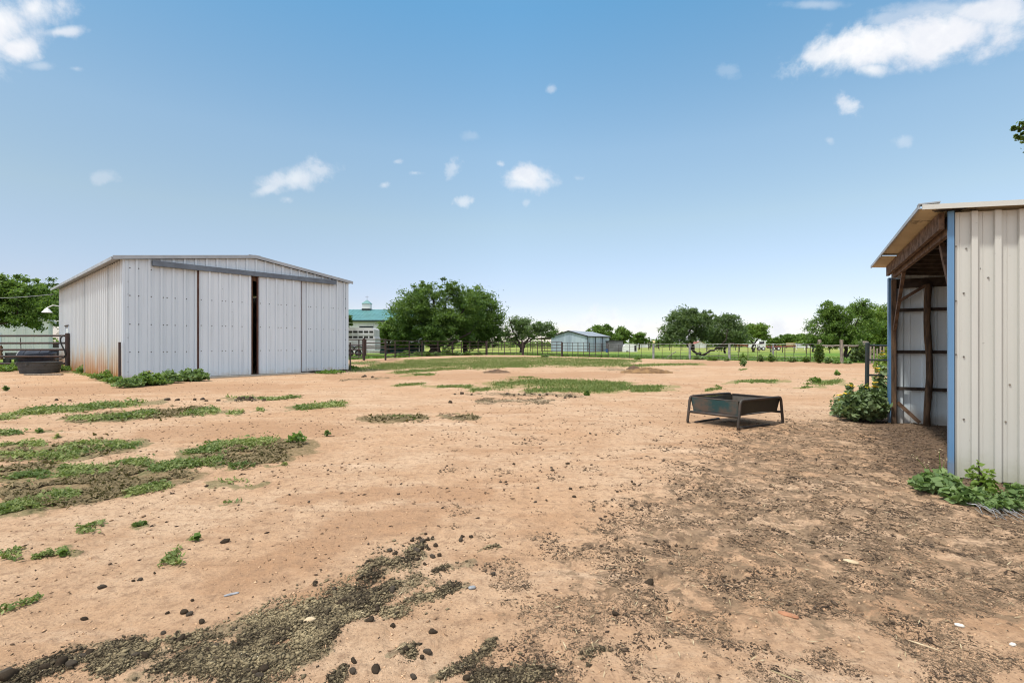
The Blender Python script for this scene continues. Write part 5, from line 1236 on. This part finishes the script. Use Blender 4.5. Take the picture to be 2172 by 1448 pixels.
# at the near shed corner
for i, (u, v, w_, h_, n, lp, m_, lab) in enumerate(((1990, 1040, 110, 38, 520, 11, 'leaf_weed', 'leafy green weed spreading left of the blue shed corner'), (2045, 1060, 90, 34, 360, 14, 'leaf_weed', 'broad leaved weed clump just below the blue trim of the shed'), (2085, 1045, 36, 54, 180, 8, 'leaf_light', 'yellowish upright weed growing against the ribbed beige wall'), (2120, 1075, 100, 24, 480, 9, 'leaf_weed', 'sprawling weed under the beige wall beside dry stems'), (2160, 1062, 60, 38, 220, 8, 'leaf_weed', 'weed tuft under the beige wall at the right picture edge'))):
    plant('broadleaf_weed', lab, u, v, w_, h_, n, lp, m_, 0, 'weed', None, 20 + i, stems=10, depth=.16)
rg = np.random.default_rng(5)
t = thing('dry_vine', 'tangle of pale dry stems lying along the beige shed wall', 'dead stems', G(2120, 1075))
for k in range(26):
    u0, v0 = rg.uniform(2040, 2120), rg.uniform(1052, 1080); L = rg.uniform(30, 80); pts = []
    for j in range(6):
        f = j / 5; px, py, _ = G(u0 + L * f, v0 + L * .42 * f + rg.normal(0, 2.2)); pts.append((px, py, gh(px, py) + .015 + .02 * math.sin(f * 3) + rg.random() * .012))
    mb = MB(); mb.tube(pts, [.0045, .004, .004, .0035, .003, .002], 5); mb.build('stem', 'steel_post' if k % 3 else 'grey_wood', t)
t = thing('flower_stalk', 'thin pale flower stalk rising left of the blue shed corner', 'stalk', G(1985, 1020))
b_ = GP(1988, 1030)
for (u, v) in ((1992, 955), (1965, 985), (1942, 968), (2003, 975)):
    q = at(u, v, b_[1] + .05); mid = tuple((b_[i] * .45 + q[i] * .55) + (.02 if i == 0 else 0) for i in range(3))
    mb = MB(); mb.tube([b_, mid, q], [.005, .0035, .002], 5); mb.build('stem', 'leaf_light', t)
    V, Fc = leaves(np.array(q) + rg.normal(0, .018, (9, 3)), np.full(9, .012), 1.5, .3, int(u)); np_obj('bud', V, Fc, 'straw', np.repeat(rg.random(9), 4), t)
# around the white barn
for i, (u, v, w_, h_, n, lp, fl, lab) in enumerate(((275, 822, 50, 22, 420, 6, 0, 'low dark weed at the near left corner of the white barn'), (312, 818, 60, 34, 520, 6, 3, 'weed with yellow flowers against the white barn front'), (355, 812, 60, 28, 520, 7, 0, 'dark creeping weed against the barn between flowers and door'), (405, 808, 75, 28, 700, 7, 0, 'dense dark weed clump left of the concrete apron'), (330, 816, 60, 18, 300, 6, 0, 'low spreading weed beside the yellow flowers'))):
    plant('barn_weed', lab, u, v, w_ * 1.05, h_ * .8, int(n * 1.5), lp * .75, 'leaf_weed' if i != 1 else 'leaf_mid', fl, 'weed', None, 40 + i, depth=.45)
for i, (u, v, w_, h_, n, lab) in enumerate(((160, 784, 40, 16, 350, 'weed clump at the foot of the gate post by the barn'), (185, 791, 50, 16, 380, 'grassy weed along the rusty barn side wall'), (225, 804, 60, 18, 450, 'longer grassy weed strip along the near barn side wall'), (245, 812, 50, 14, 320, 'low grass tuft at the lower end of the barn side wall'), (18, 788, 50, 16, 300, 'dark weed clump left of the grey stock tub'), (132, 787, 26, 14, 200, 'small weed between the grey tub and the gate post'), (700, 792, 70, 8, 220, 'sparse low weeds along the right front wall of the barn'), (745, 784, 30, 9, 160, 'grass tuft at the right barn corner post'))):
    plant('barn_weed', lab, u, v, w_, h_ * .9, int(n * 1.2), 3.6, 'leaf_mid', 0, 'weed', None, 50 + i, depth=.5)
# along the fences
FW = [(862,755,20,14,'weed clump at the left end of the corral fence'),(885,755.5,26,14,'weed left of the big twin trunks'),(905,755.5,26,12,'weed before the big twin trunks'),(925,755,24,10,'low weed right before the twin trunks'),(948,754,26,22,'tall leafy weed by the leaning trunk of the dark tree'),(968,754,24,10,'weed right of the leaning trunk'),(990,753.5,26,9,'low weed under the rounded dark tree'),(1014,753,22,8,'low weed left of the thick corral post'),(845,757,18,10,'small weed beside the open dark pipe gate'),
      (1156,757,16,6,'weed tuft under the corral panel left of the galvanized shed'),(1352,762,14,5,'weed tuft at the fence below the white hut'),(1481,763,22,12,'weed at the base of the V shaped trunks'),(1512,765,24,10,'weed right of the V shaped trunks'),(1541,765.5,14,8,'small weed at the right grey steel post'),(1576,767,20,18,'bushy weed at the fence under the yellow green tree'),(1613,767,16,18,'weed at the fence below the white truck'),(1636,767.5,20,20,'tall weed at the fence below the red trailer'),(1680,768,20,14,'weed at the fence below the tan crate'),(1710,768.5,16,14,'weed left of the vine covered post'),(1757,771,20,16,'weed between the two old wooden posts'),(1774,771.5,14,8,'low weed left of the middle wooden post'),(1798,771.5,18,8,'low weed right of the middle wooden post')]
for i, (u, v, w_, h_, lab) in enumerate(FW): plant('fence_weed', lab, u, v, w_ * 1.1, h_ * .78, 240 if h_ > 9 else 160, 3.0, 'leaf_weed' if i % 2 else 'leaf_mid', 0, 'weed', 'weeds along the fences', 70 + i)
# lone weeds in the yard
YW = [(628,940,50,22,90,6.5,'leaf_mid','leafy upright weed at the end of the dry weed mat'),(694,925,14,12,60,5,'leaf_weed','tiny lone weed on bare sand right of the leafy upright one'),(1576,777,14,16,110,4,'leaf_weed','round lone weed in the yard before the wire fence'),(1245,838,12,10,70,4.5,'leaf_mid','small bright weed beside the dark manure at mid yard'),(13,829,10,12,70,4,'leaf_weed','tiny weed at the left picture edge below the stock tub'),(1776,796,12,8,70,4,'leaf_mid','tiny weed in the yard left of the green gate'),(133,1181,12,14,26,8,'leaf_mid','single seedling in the left foreground sand'),(418,1144,16,12,24,9,'leaf_mid','small seedling on the left foreground sand beyond the creeping sprig'),(1730,812,34,12,120,4,'leaf_mid','sparse weed patch on the sand left of the flowering bush')]
for i, (u, v, w_, h_, n, lp, m_, lab) in enumerate(YW): plant('lone_weed', lab, u, v, w_, h_, n, lp, m_, 0, 'weed', None, 110 + i)
def sprig(lab, lines, seed, lp=7):
    rg = np.random.default_rng(seed); P = []; b0 = GP(*lines[0][0])
    for ln in lines:
        for (a_, b_), (c_, e_) in zip(ln[:-1], ln[1:]):
            n = int(math.hypot(c_ - a_, e_ - b_) * 1.25) + 3
            for k in range(n):
                f = rg.random(); p = GP(a_ + (c_ - a_) * f + rg.normal(0, 4.5), b_ + (e_ - b_) * f + rg.normal(0, 2.8)); P.append((p[0], p[1], p[2] + .008 + rg.random() * .02))
    P = np.array(P); V, Fc = leaves(P, lp * .8 * P[:, 1] / F * rg.uniform(.5, 1.3, len(P)), 2.0, .6, seed)
    tag(np_obj('creeping_sprig', V, Fc, 'leaf_mat_green', np.repeat(np.clip(rg.normal(.5, .3, len(P)), 0, 1), 4), None, b0), lab, 'sprig')
sprig('forked creeping green sprig on the left foreground sand', [[(338,1198),(362,1178),(384,1163)],[(352,1190),(372,1190),(386,1194)],[(358,1182),(384,1178)]], 1)
sprig('creeping green sprig at the left edge of the foreground', [[(-5,1178),(30,1172),(48,1166)],[(5,1186),(44,1190)]], 2)
sprig('long thin creeping sprig at the lower left edge', [[(-5,1298),(25,1290),(60,1276),(88,1266)]], 3)
sprig('small creeping sprig left of the foreground middle', [[(160,1126),(190,1116),(216,1110)],[(168,1132),(205,1126)]], 4)
sprig('thin pale sprig on sand above the lower left sprig', [[(72,1188),(92,1182),(112,1176)]], 5, 5)

# ================================================================ droppings, stones, mounds
def rock_mesh(seed, flat=.8, amp=.22, el=1.2):
    rg = np.random.default_rng(seed); import bmesh
    bm = bmesh.new(); bmesh.ops.create_icosphere(bm, subdivisions=2, radius=1)
    ph = rg.random(6) * 6
    for v_ in bm.verts:
        c = v_.co; k = 1 + amp * (math.sin(c.x * 2.3 + ph[0]) * math.sin(c.y * 2.9 + ph[1]) + .6 * math.sin(c.z * 4 + ph[2] + c.x * 3)) + rg.normal(0, .035)
        v_.co = (c.x * k * el, c.y * k, c.z * k * flat)
    me = bpy.data.meshes.new('dung_ball'); bm.to_mesh(me); bm.free()
    me.polygons.foreach_set('use_smooth', [True] * len(me.polygons)); return me
DM = []
for i in range(6):
    me = rock_mesh(i, .78, .2, 1.0 + .09 * i); me.materials.append(MATS['dung' if i % 3 else 'dung_brown']); DM.append(me)
def dung(u, v, rpx, lab, grp, k):
    x, y, z = GP(u, v); r = rpx * y / F * K
    o = bpy.data.objects.new('dung_ball', DM[k % 6]); C.objects.link(o); q = R.uniform(.85, 1.15)
    r *= R.uniform(.6, 1.02); o.scale = (r * q, r * R.uniform(.85, 1.1), r); o.rotation_euler = (R.uniform(-.4, .4), R.uniform(-.4, .4), R.uniform(0, 6.28)); o.location = (x * K, y * K, z * K + r * .35)
    tag(o, lab, 'dropping', grp)
k = 0
DG = [('dark dung ball heaped at the upper tip of the manure streak', 'dung balls at the upper tip of the manure streak',
       [(876,1139,5),(874,1146,6),(890,1141,5),(896,1148,8),(907,1145,7),(917,1141,6),(888,1158,6),(905,1160,6),(924,1155,8),(880,1167,7),(868,1172,7),(894,1164,6),(885,1170,6),(903,1127,5),(932,1175,8),(918,1178,6),(885,1185,5),(901,1192,5),(827,1166,7),(838,1173,9),(910,1163,5)]),
      ('dark dung ball on bare sand right of the manure streak tip', 'dung balls right of the streak tip', [(977,1142,8),(981,1136,6),(999,1136,6),(1046,1213,8),(1040,1196,5)]),
      ('dark dung ball lying in the wide olive manure streak', 'dung balls in the manure streak',
       [(668,1235,9),(709,1247,7),(712,1284,8),(727,1278,8),(745,1288,6),(785,1312,8),(833,1320,9),(832,1251,9),(384,1355,11),(398,1351,9),(402,1300,10),(390,1296,9),(428,1316,8),(305,1308,0),(290,1390,11),(308,1388,11),(302,1387,8),(176,1392,12),(190,1385,12),(130,1410,14),(150,1412,13),(95,1420,12),(18,1442,16),(8,1438,14),(40,1430,10),(440,1380,8),(458,1370,7),(630,1290,8),(375,1345,9),(346,1340,7),(540,1425,12),(560,1418,11),(550,1432,10),(800,1288,7),(720,1282,7),(768,1222,6),(758,1228,5),(770,1200,5)]),
      ('dark dung ball lying alone on clean sand in the left foreground', 'lone dung balls in the left foreground', [(216,1242,8),(179,1308,8),(478,1146,7),(470,1147,5),(355,1297,7),(408,1270,6),(297,1226,5),(283,1228,5),(328,1212,4),(655,1062,6)]),
      ('dark dung clod in the pale litter at the bottom middle', 'dung clods at the bottom middle', [(860,1378,9),(895,1393,9),(908,1380,9),(796,1420,10),(750,1400,8),(748,1425,9),(990,1440,14),(1000,1432,10),(877,1435,10),(918,1337,8),(770,1300,0)]),
      ('small dark dung ball on the sand at mid yard', 'small dung balls at mid yard', [(948,988,3.5),(1062,1021,4.5),(1073,1021,4),(1090,985,3),(1170,993,4),(1172,998,4.5),(1204,985,4),(1141,1034,4.5),(1210,1036,4.5),(1218,1053,4.5),(1135,1061,3.5),(1159,1057,3),(1113,931,3),(1252,920,3),(1264,923,3),(1340,1021,5),(1310,922,3),(1010,917,3)]),
      ('dark dung ball in the trodden litter right of centre', 'dung balls in the trodden litter', [(1377,1233,9),(1370,1230,6),(1724,1146,7),(1369,1154,5),(1424,1195,5),(1304,1300,7),(1345,1024,4)]),
      ('dark dung clod in the row across the yard before the barn', 'dung clods in the row before the barn', [(355,849,6),(376,850,5),(413,849,5),(430,848,6),(463,850,6),(560,850,6),(288,851,5),(148,851,5),(120,850,4),(500,850,4),(438,851,4)]),
      ('small dark dung clod in the loose heap before the barn doors', 'dung clods heaped before the barn doors', [(508,847,5),(516,845,5),(524,847,5),(532,846,5),(538,848,5),(520,849,5),(528,850,5),(512,850,4),(543,850,4),(535,851,4)]),
      ('dark clod on the black manure patch at mid yard', 'clods on the mid yard manure patch', [(1100,837,4),(1112,838,4),(1128,836,4),(1145,839,5),(1160,838,4),(1180,840,4),(1198,845,5),(1210,841,4),(1090,840,4),(1075,837,4),(1220,842,4),(955,853,5),(965,836,4),(980,835,5),(1000,837,4),(775,799,5),(770,800,4),(790,801,4)])]
for lab, grp, L in DG:
    for u, v, r in L:
        if r > 0: dung(u, v, r * .92, lab, grp, k); k += 1
def stone(name, lab, cat, u, v, rpx, el, m_, rot, flat=.5, seed=0):
    x, y, z = GP(u, v); r = rpx * y / F; mb = MB(); rg = np.random.default_rng(seed + 60); pts = []
    for j in range(7):
        f = j / 6; pts.append((x + math.cos(rot) * (f - .5) * 2 * r * el, y + math.sin(rot) * (f - .5) * 2 * r * el, z + r * flat * .5))
    rs_ = [r * (.25 + .75 * math.sin(math.pi * (.08 + .84 * j / 6)) ** .6) * rg.uniform(.85, 1.1) for j in range(7)]
    mb.tube(pts, rs_, 9, 0, True, flat); tag(mb.build(name, m_, None, (x, y, z), smooth=True), lab, cat)
stone('pale_stone', 'pale tan stone on the upper edge of the manure streak', 'stone', 654, 1316, 9, 1.7, 'pale_stone', .55, .45)
stone('feather', 'blue grey feather lying on the sand above the manure streak', 'feather', 491, 1258, 5, 2.8, 'feather', .55, .35, 1)
stone('grey_stone', 'small pale grey green stone right of the manure streak', 'stone', 1001, 1243, 6, 1.3, 'steel_post', .4, .6, 2)
stone('white_stone', 'white stone chip in the right foreground sand', 'stone', 2035, 1329, 6, 1.3, 'white_stone', 2.6, .6, 3)
stone('white_stone', 'white stone chip near the lower right edge', 'stone', 2148, 1369, 5, 1.3, 'white_stone', .3, .7, 4)
stone('brick_shard', 'flat orange red brick shard half buried in the litter', 'brick', 1672, 1303, 10, 1.9, 'brick_red', 2.5, .2, 5)
stone('white_stone', 'small pale stone at the shed post foot', 'stone', 1924, 895, 3, 1.2, 'white_stone', .1, .8, 6)
stone('tan_stone', 'flat tan stone in the middle of the trodden litter', 'stone', 1805, 1196, 9, 1.5, 'pale_stone', 2.4, .35, 7)
stone('dry_twig', 'dead branching twig on the sand at lower right', 'twig', 1960, 1366, 2.2, 12, 'pale_stone', 2.35, .8, 8)
stone('dry_stick', 'pale stick lying at the bottom of the litter', 'stick', 1665, 1432, 2.0, 14, 'straw', 2.4, .8, 9)
def mound(name, lab, u, v, wpx, hpx, m_, seed, dr=.55):
    x, y, _ = G(u, v); s = y / F; W, H = wpx * s * .5, hpx * s; n = 44; vs = []; fs = []
    g = np.linspace(-1.15, 1.15, n); XX, YY = np.meshgrid(g, g)
    nz = fbm(XX * 3 + seed, YY * 3, seed, 5, .62); r = np.hypot(XX, YY) + (nz - .5) * .5
    Zm = np.clip(1 - r, -.08, 1) ** 1.0; Zm = np.where(r < 1, (1 - r) ** .75, -.08) * (.6 + .8 * fbm(XX * 7, YY * 7, seed + 3, 3)) 
    P = np.stack([x + XX * W, y + YY * W * dr, gh(x, y) - .01 + Zm * H], -1).reshape(-1, 3)
    for i in range(n - 1):
        for j in range(n - 1): a_ = i * n + j; fs.append((a_, a_ + 1, a_ + n + 1, a_ + n))
    return np_obj(name, P, np.array(fs), m_, None, None, (x, y, 0), smooth=True)
tag(mound('hay_mound', 'low mound of orange brown old hay in the far yard', 1372, 790, 116, 11, 'hay_mound', 3), 'low mound of orange brown old hay in the far yard', 'mound')
tag(mound('soil_mound', 'small dark soil heap left on top of the hay mound', 1345, 783, 34, 9, 'dark_mound', 5, .6), 'small dark soil heap at the upper left of the hay mound', 'mound')
tag(mound('manure_mound', 'low dark manure heap on the grass edge', 1052, 790, 60, 7, 'dark_mound', 8, .5), 'low dark manure heap below the far turf', 'mound')
# ---------------------------------------------------------------- sky, sun, camera
SUN_EL, SUN_AZ = math.radians(66), math.radians(-118)      # azimuth from +Y towards +X
sc = bpy.context.scene
w = bpy.data.worlds.new('World'); sc.world = w; w.use_nodes = True
nt = w.node_tree; bg = nt.nodes['Background']
sky = nt.nodes.new('ShaderNodeTexSky'); sky.sky_type = 'NISHITA'; sky.sun_disc = False
sky.sun_elevation = SUN_EL; sky.sun_rotation = SUN_AZ; sky.altitude = 100; sky.air_density = 1.0; sky.dust_density = .4; sky.ozone_density = 2.2
dirv = nt.nodes.new('ShaderNodeTexCoord').outputs['Generated']
s = nt.nodes.new('ShaderNodeSeparateXYZ'); lnk(nt, dirv, s.inputs[0])
zz = s.outputs[2]
# air clarity by height above the horizon
cr = nt.nodes.new('ShaderNodeValToRGB'); lnk(nt, mth(nt, 'MAXIMUM', zz, 0.0), cr.inputs[0])
el = cr.color_ramp.elements
SKYT = [(0.0, (.52, .475, .535)), (.04, (.53, .475, .525)), (.0893, (.555, .48, .505)), (.2385, (.72, .635, .51)), (.365, (.72, .71, .59)), (.57, (.45, .69, .65))]
el[0].position, el[0].color = SKYT[0][0], (*SKYT[0][1], 1); el[1].position, el[1].color = SKYT[-1][0], (*SKYT[-1][1], 1)
for p, c_ in SKYT[1:-1]:
    e = el.new(p); e.color = (*c_, 1)
skyc = mixc(nt, 1.0, sky.outputs[0], cr.outputs[0], 'MULTIPLY')
# thinner glare towards the sun's side of the sky
gl = mth(nt, 'DIVIDE', 1.0, mth(nt, 'ADD', 1.0, mth(nt, 'MULTIPLY', mth(nt, 'MAXIMUM', mth(nt, 'MULTIPLY', s.outputs[0], -1.0), 0.0), .40)))
vm = nt.nodes.new('ShaderNodeVectorMath'); vm.operation = 'SCALE'; lnk(nt, skyc, vm.inputs[0]); lnk(nt, gl, vm.inputs['Scale']); skyc = vm.outputs[0]
# clouds, placed by direction: a = x / y, b = z / y
yy = mth(nt, 'MAXIMUM', s.outputs[1], .05)
ca = mth(nt, 'DIVIDE', s.outputs[0], yy); cb = mth(nt, 'DIVIDE', zz, yy)
n1 = noise(nt, dirv, 9, 7, .62, .3); n2 = noise(nt, dirv, 3.2, 4, .5); n3 = noise(nt, dirv, 26, 6, .62); n4 = noise(nt, dirv, 70, 4, .6)
CLOUDS = [  # u, v, ru, rv, tilt, opacity
 (0,45,145,104,-10,1),(70,20,92,70,0,1),(45,100,74,46,0,1),(128,68,58,17,4,.75),(85,140,45,14,0,.3),(162,146,20,8,0,.25),
 (1850,104,200,62,9,1),(1985,76,165,68,12,1),(2080,22,110,44,0,.9),(1750,118,75,26,5,.85),(1850,148,60,24,0,.8),(2010,20,150,26,5,.45),(1730,10,75,14,0,.3),(1900,40,90,20,8,.4),
 (625,380,100,32,12,.62),(575,398,50,15,20,.55),(672,362,36,24,-30,.5),(1118,374,52,32,0,.85),(1118,388,56,16,0,.7),
 (960,355,16,28,-25,.35),(986,427,20,13,0,.5),(1803,224,28,22,-20,.65),(815,392,14,10,0,.4),(881,367,15,7,0,.4),(1170,190,13,11,0,.35),(215,375,32,16,0,.28),(1060,348,12,9,0,.5),(1228,378,17,10,0,.3),
 (842,343,12,6,0,.3),(1545,150,26,16,0,.15),(610,423,16,8,0,.3),(1915,300,22,14,0,.25),(1760,298,12,10,0,.25),(1118,430,10,9,0,.25),(1000,290,22,12,0,.15),
 (1280,722,135,58,0,.97),(1420,730,150,50,0,.97),(1640,722,110,60,0,.97),(1560,735,190,48,0,.95),(1880,715,110,60,0,.9),(1180,740,80,30,0,.7)]
total = None
for (u, v, ru, rv, tilt, op) in CLOUDS:
    t = math.radians(tilt); c0, s0 = math.cos(t), math.sin(t)
    da = mth(nt, 'SUBTRACT', ca, (u - CU) / F); db = mth(nt, 'SUBTRACT', cb, (HZ - v) / F)
    p = mth(nt, 'ADD', mth(nt, 'MULTIPLY', da, c0 * F / ru), mth(nt, 'MULTIPLY', db, s0 * F / ru))
    q = mth(nt, 'ADD', mth(nt, 'MULTIPLY', da, -s0 * F / rv), mth(nt, 'MULTIPLY', db, c0 * F / rv))
    r = mth(nt, 'SQRT', mth(nt, 'ADD', mth(nt, 'MULTIPLY', p, p), mth(nt, 'MULTIPLY', q, q)))
    big = min(1.0, ru / 90)
    val = mth(nt, 'SUBTRACT', 1.0, r)
    val = mth(nt, 'ADD', val, mth(nt, 'MULTIPLY', mth(nt, 'SUBTRACT', n1 if ru > 40 else n3, .5), 2.2 if ru > 40 else 2.8))
    val = mth(nt, 'ADD', val, mth(nt, 'MULTIPLY', mth(nt, 'SUBTRACT', n3 if ru > 40 else n4, .5), 1.1))
    val = ramp(nt, val, -.12, .70 if ru > 40 else .95, 0, op)
    total = val if total is None else mth(nt, 'MAXIMUM', total, val)
front = ramp(nt, s.outputs[1], .05, .2)
total = mth(nt, 'MULTIPLY', total, front)
CLOUD_COL = (3.15, 3.15, 3.15); CLOUD_SH = (2.65, 2.72, 2.9)
cc = mixc(nt, ramp(nt, mth(nt, 'ADD', mth(nt, 'MULTIPLY', n2, .5), mth(nt, 'MULTIPLY', n3, .5)), .40, .60), CLOUD_COL, CLOUD_SH)
# unseen bright broken cloud overhead and behind the camera, added as fill light
over = mth(nt, 'MAXIMUM', ramp(nt, zz, .62, .78), mth(nt, 'MULTIPLY', ramp(nt, s.outputs[1], -.05, -.3), ramp(nt, zz, .02, .15)))
total = mth(nt, 'MAXIMUM', total, mth(nt, 'MULTIPLY', over, ramp(nt, n2, .30, .52, 0, .95)))
cc = mixc(nt, over, cc, (4.3, 4.4, 4.6))
final = mixc(nt, total, skyc, cc)
lnk(nt, final, bg.inputs['Color']); bg.inputs['Strength'].default_value = .15

ld = bpy.data.lights.new('sun', 'SUN'); ld.energy = 2.0; ld.angle = math.radians(4.0); ld.color = (1.0, .955, .88)
lo = bpy.data.objects.new('sun', ld); C.objects.link(lo)
sd = Vector((math.sin(SUN_AZ) * math.cos(SUN_EL), math.cos(SUN_AZ) * math.cos(SUN_EL), math.sin(SUN_EL)))
lo.rotation_euler = (-sd).to_track_quat('-Z', 'Y').to_euler(); lo.location = sd * 60

cd = bpy.data.cameras.new('camera'); cam = bpy.data.objects.new('camera', cd); C.objects.link(cam)
cam.location = (0, 0, EYE * K); cam.rotation_euler = (math.radians(90), 0, 0)
cd.sensor_width = 36; cd.lens = F / 2172 * 36; cd.shift_y = 8 / 2172; cd.clip_start = .05; cd.clip_end = 9000
sc.camera = cam
sc.view_settings.view_transform = 'Standard'; sc.view_settings.look = 'None'; sc.view_settings.gamma = 1
sc.view_settings.exposure = 1.15
sc.cycles.pixel_filter_type = 'BLACKMAN_HARRIS'; sc.cycles.filter_width = 1.1
sc.cycles.max_bounces = 6; sc.cycles.diffuse_bounces = 3; sc.cycles.transparent_max_bounces = 6
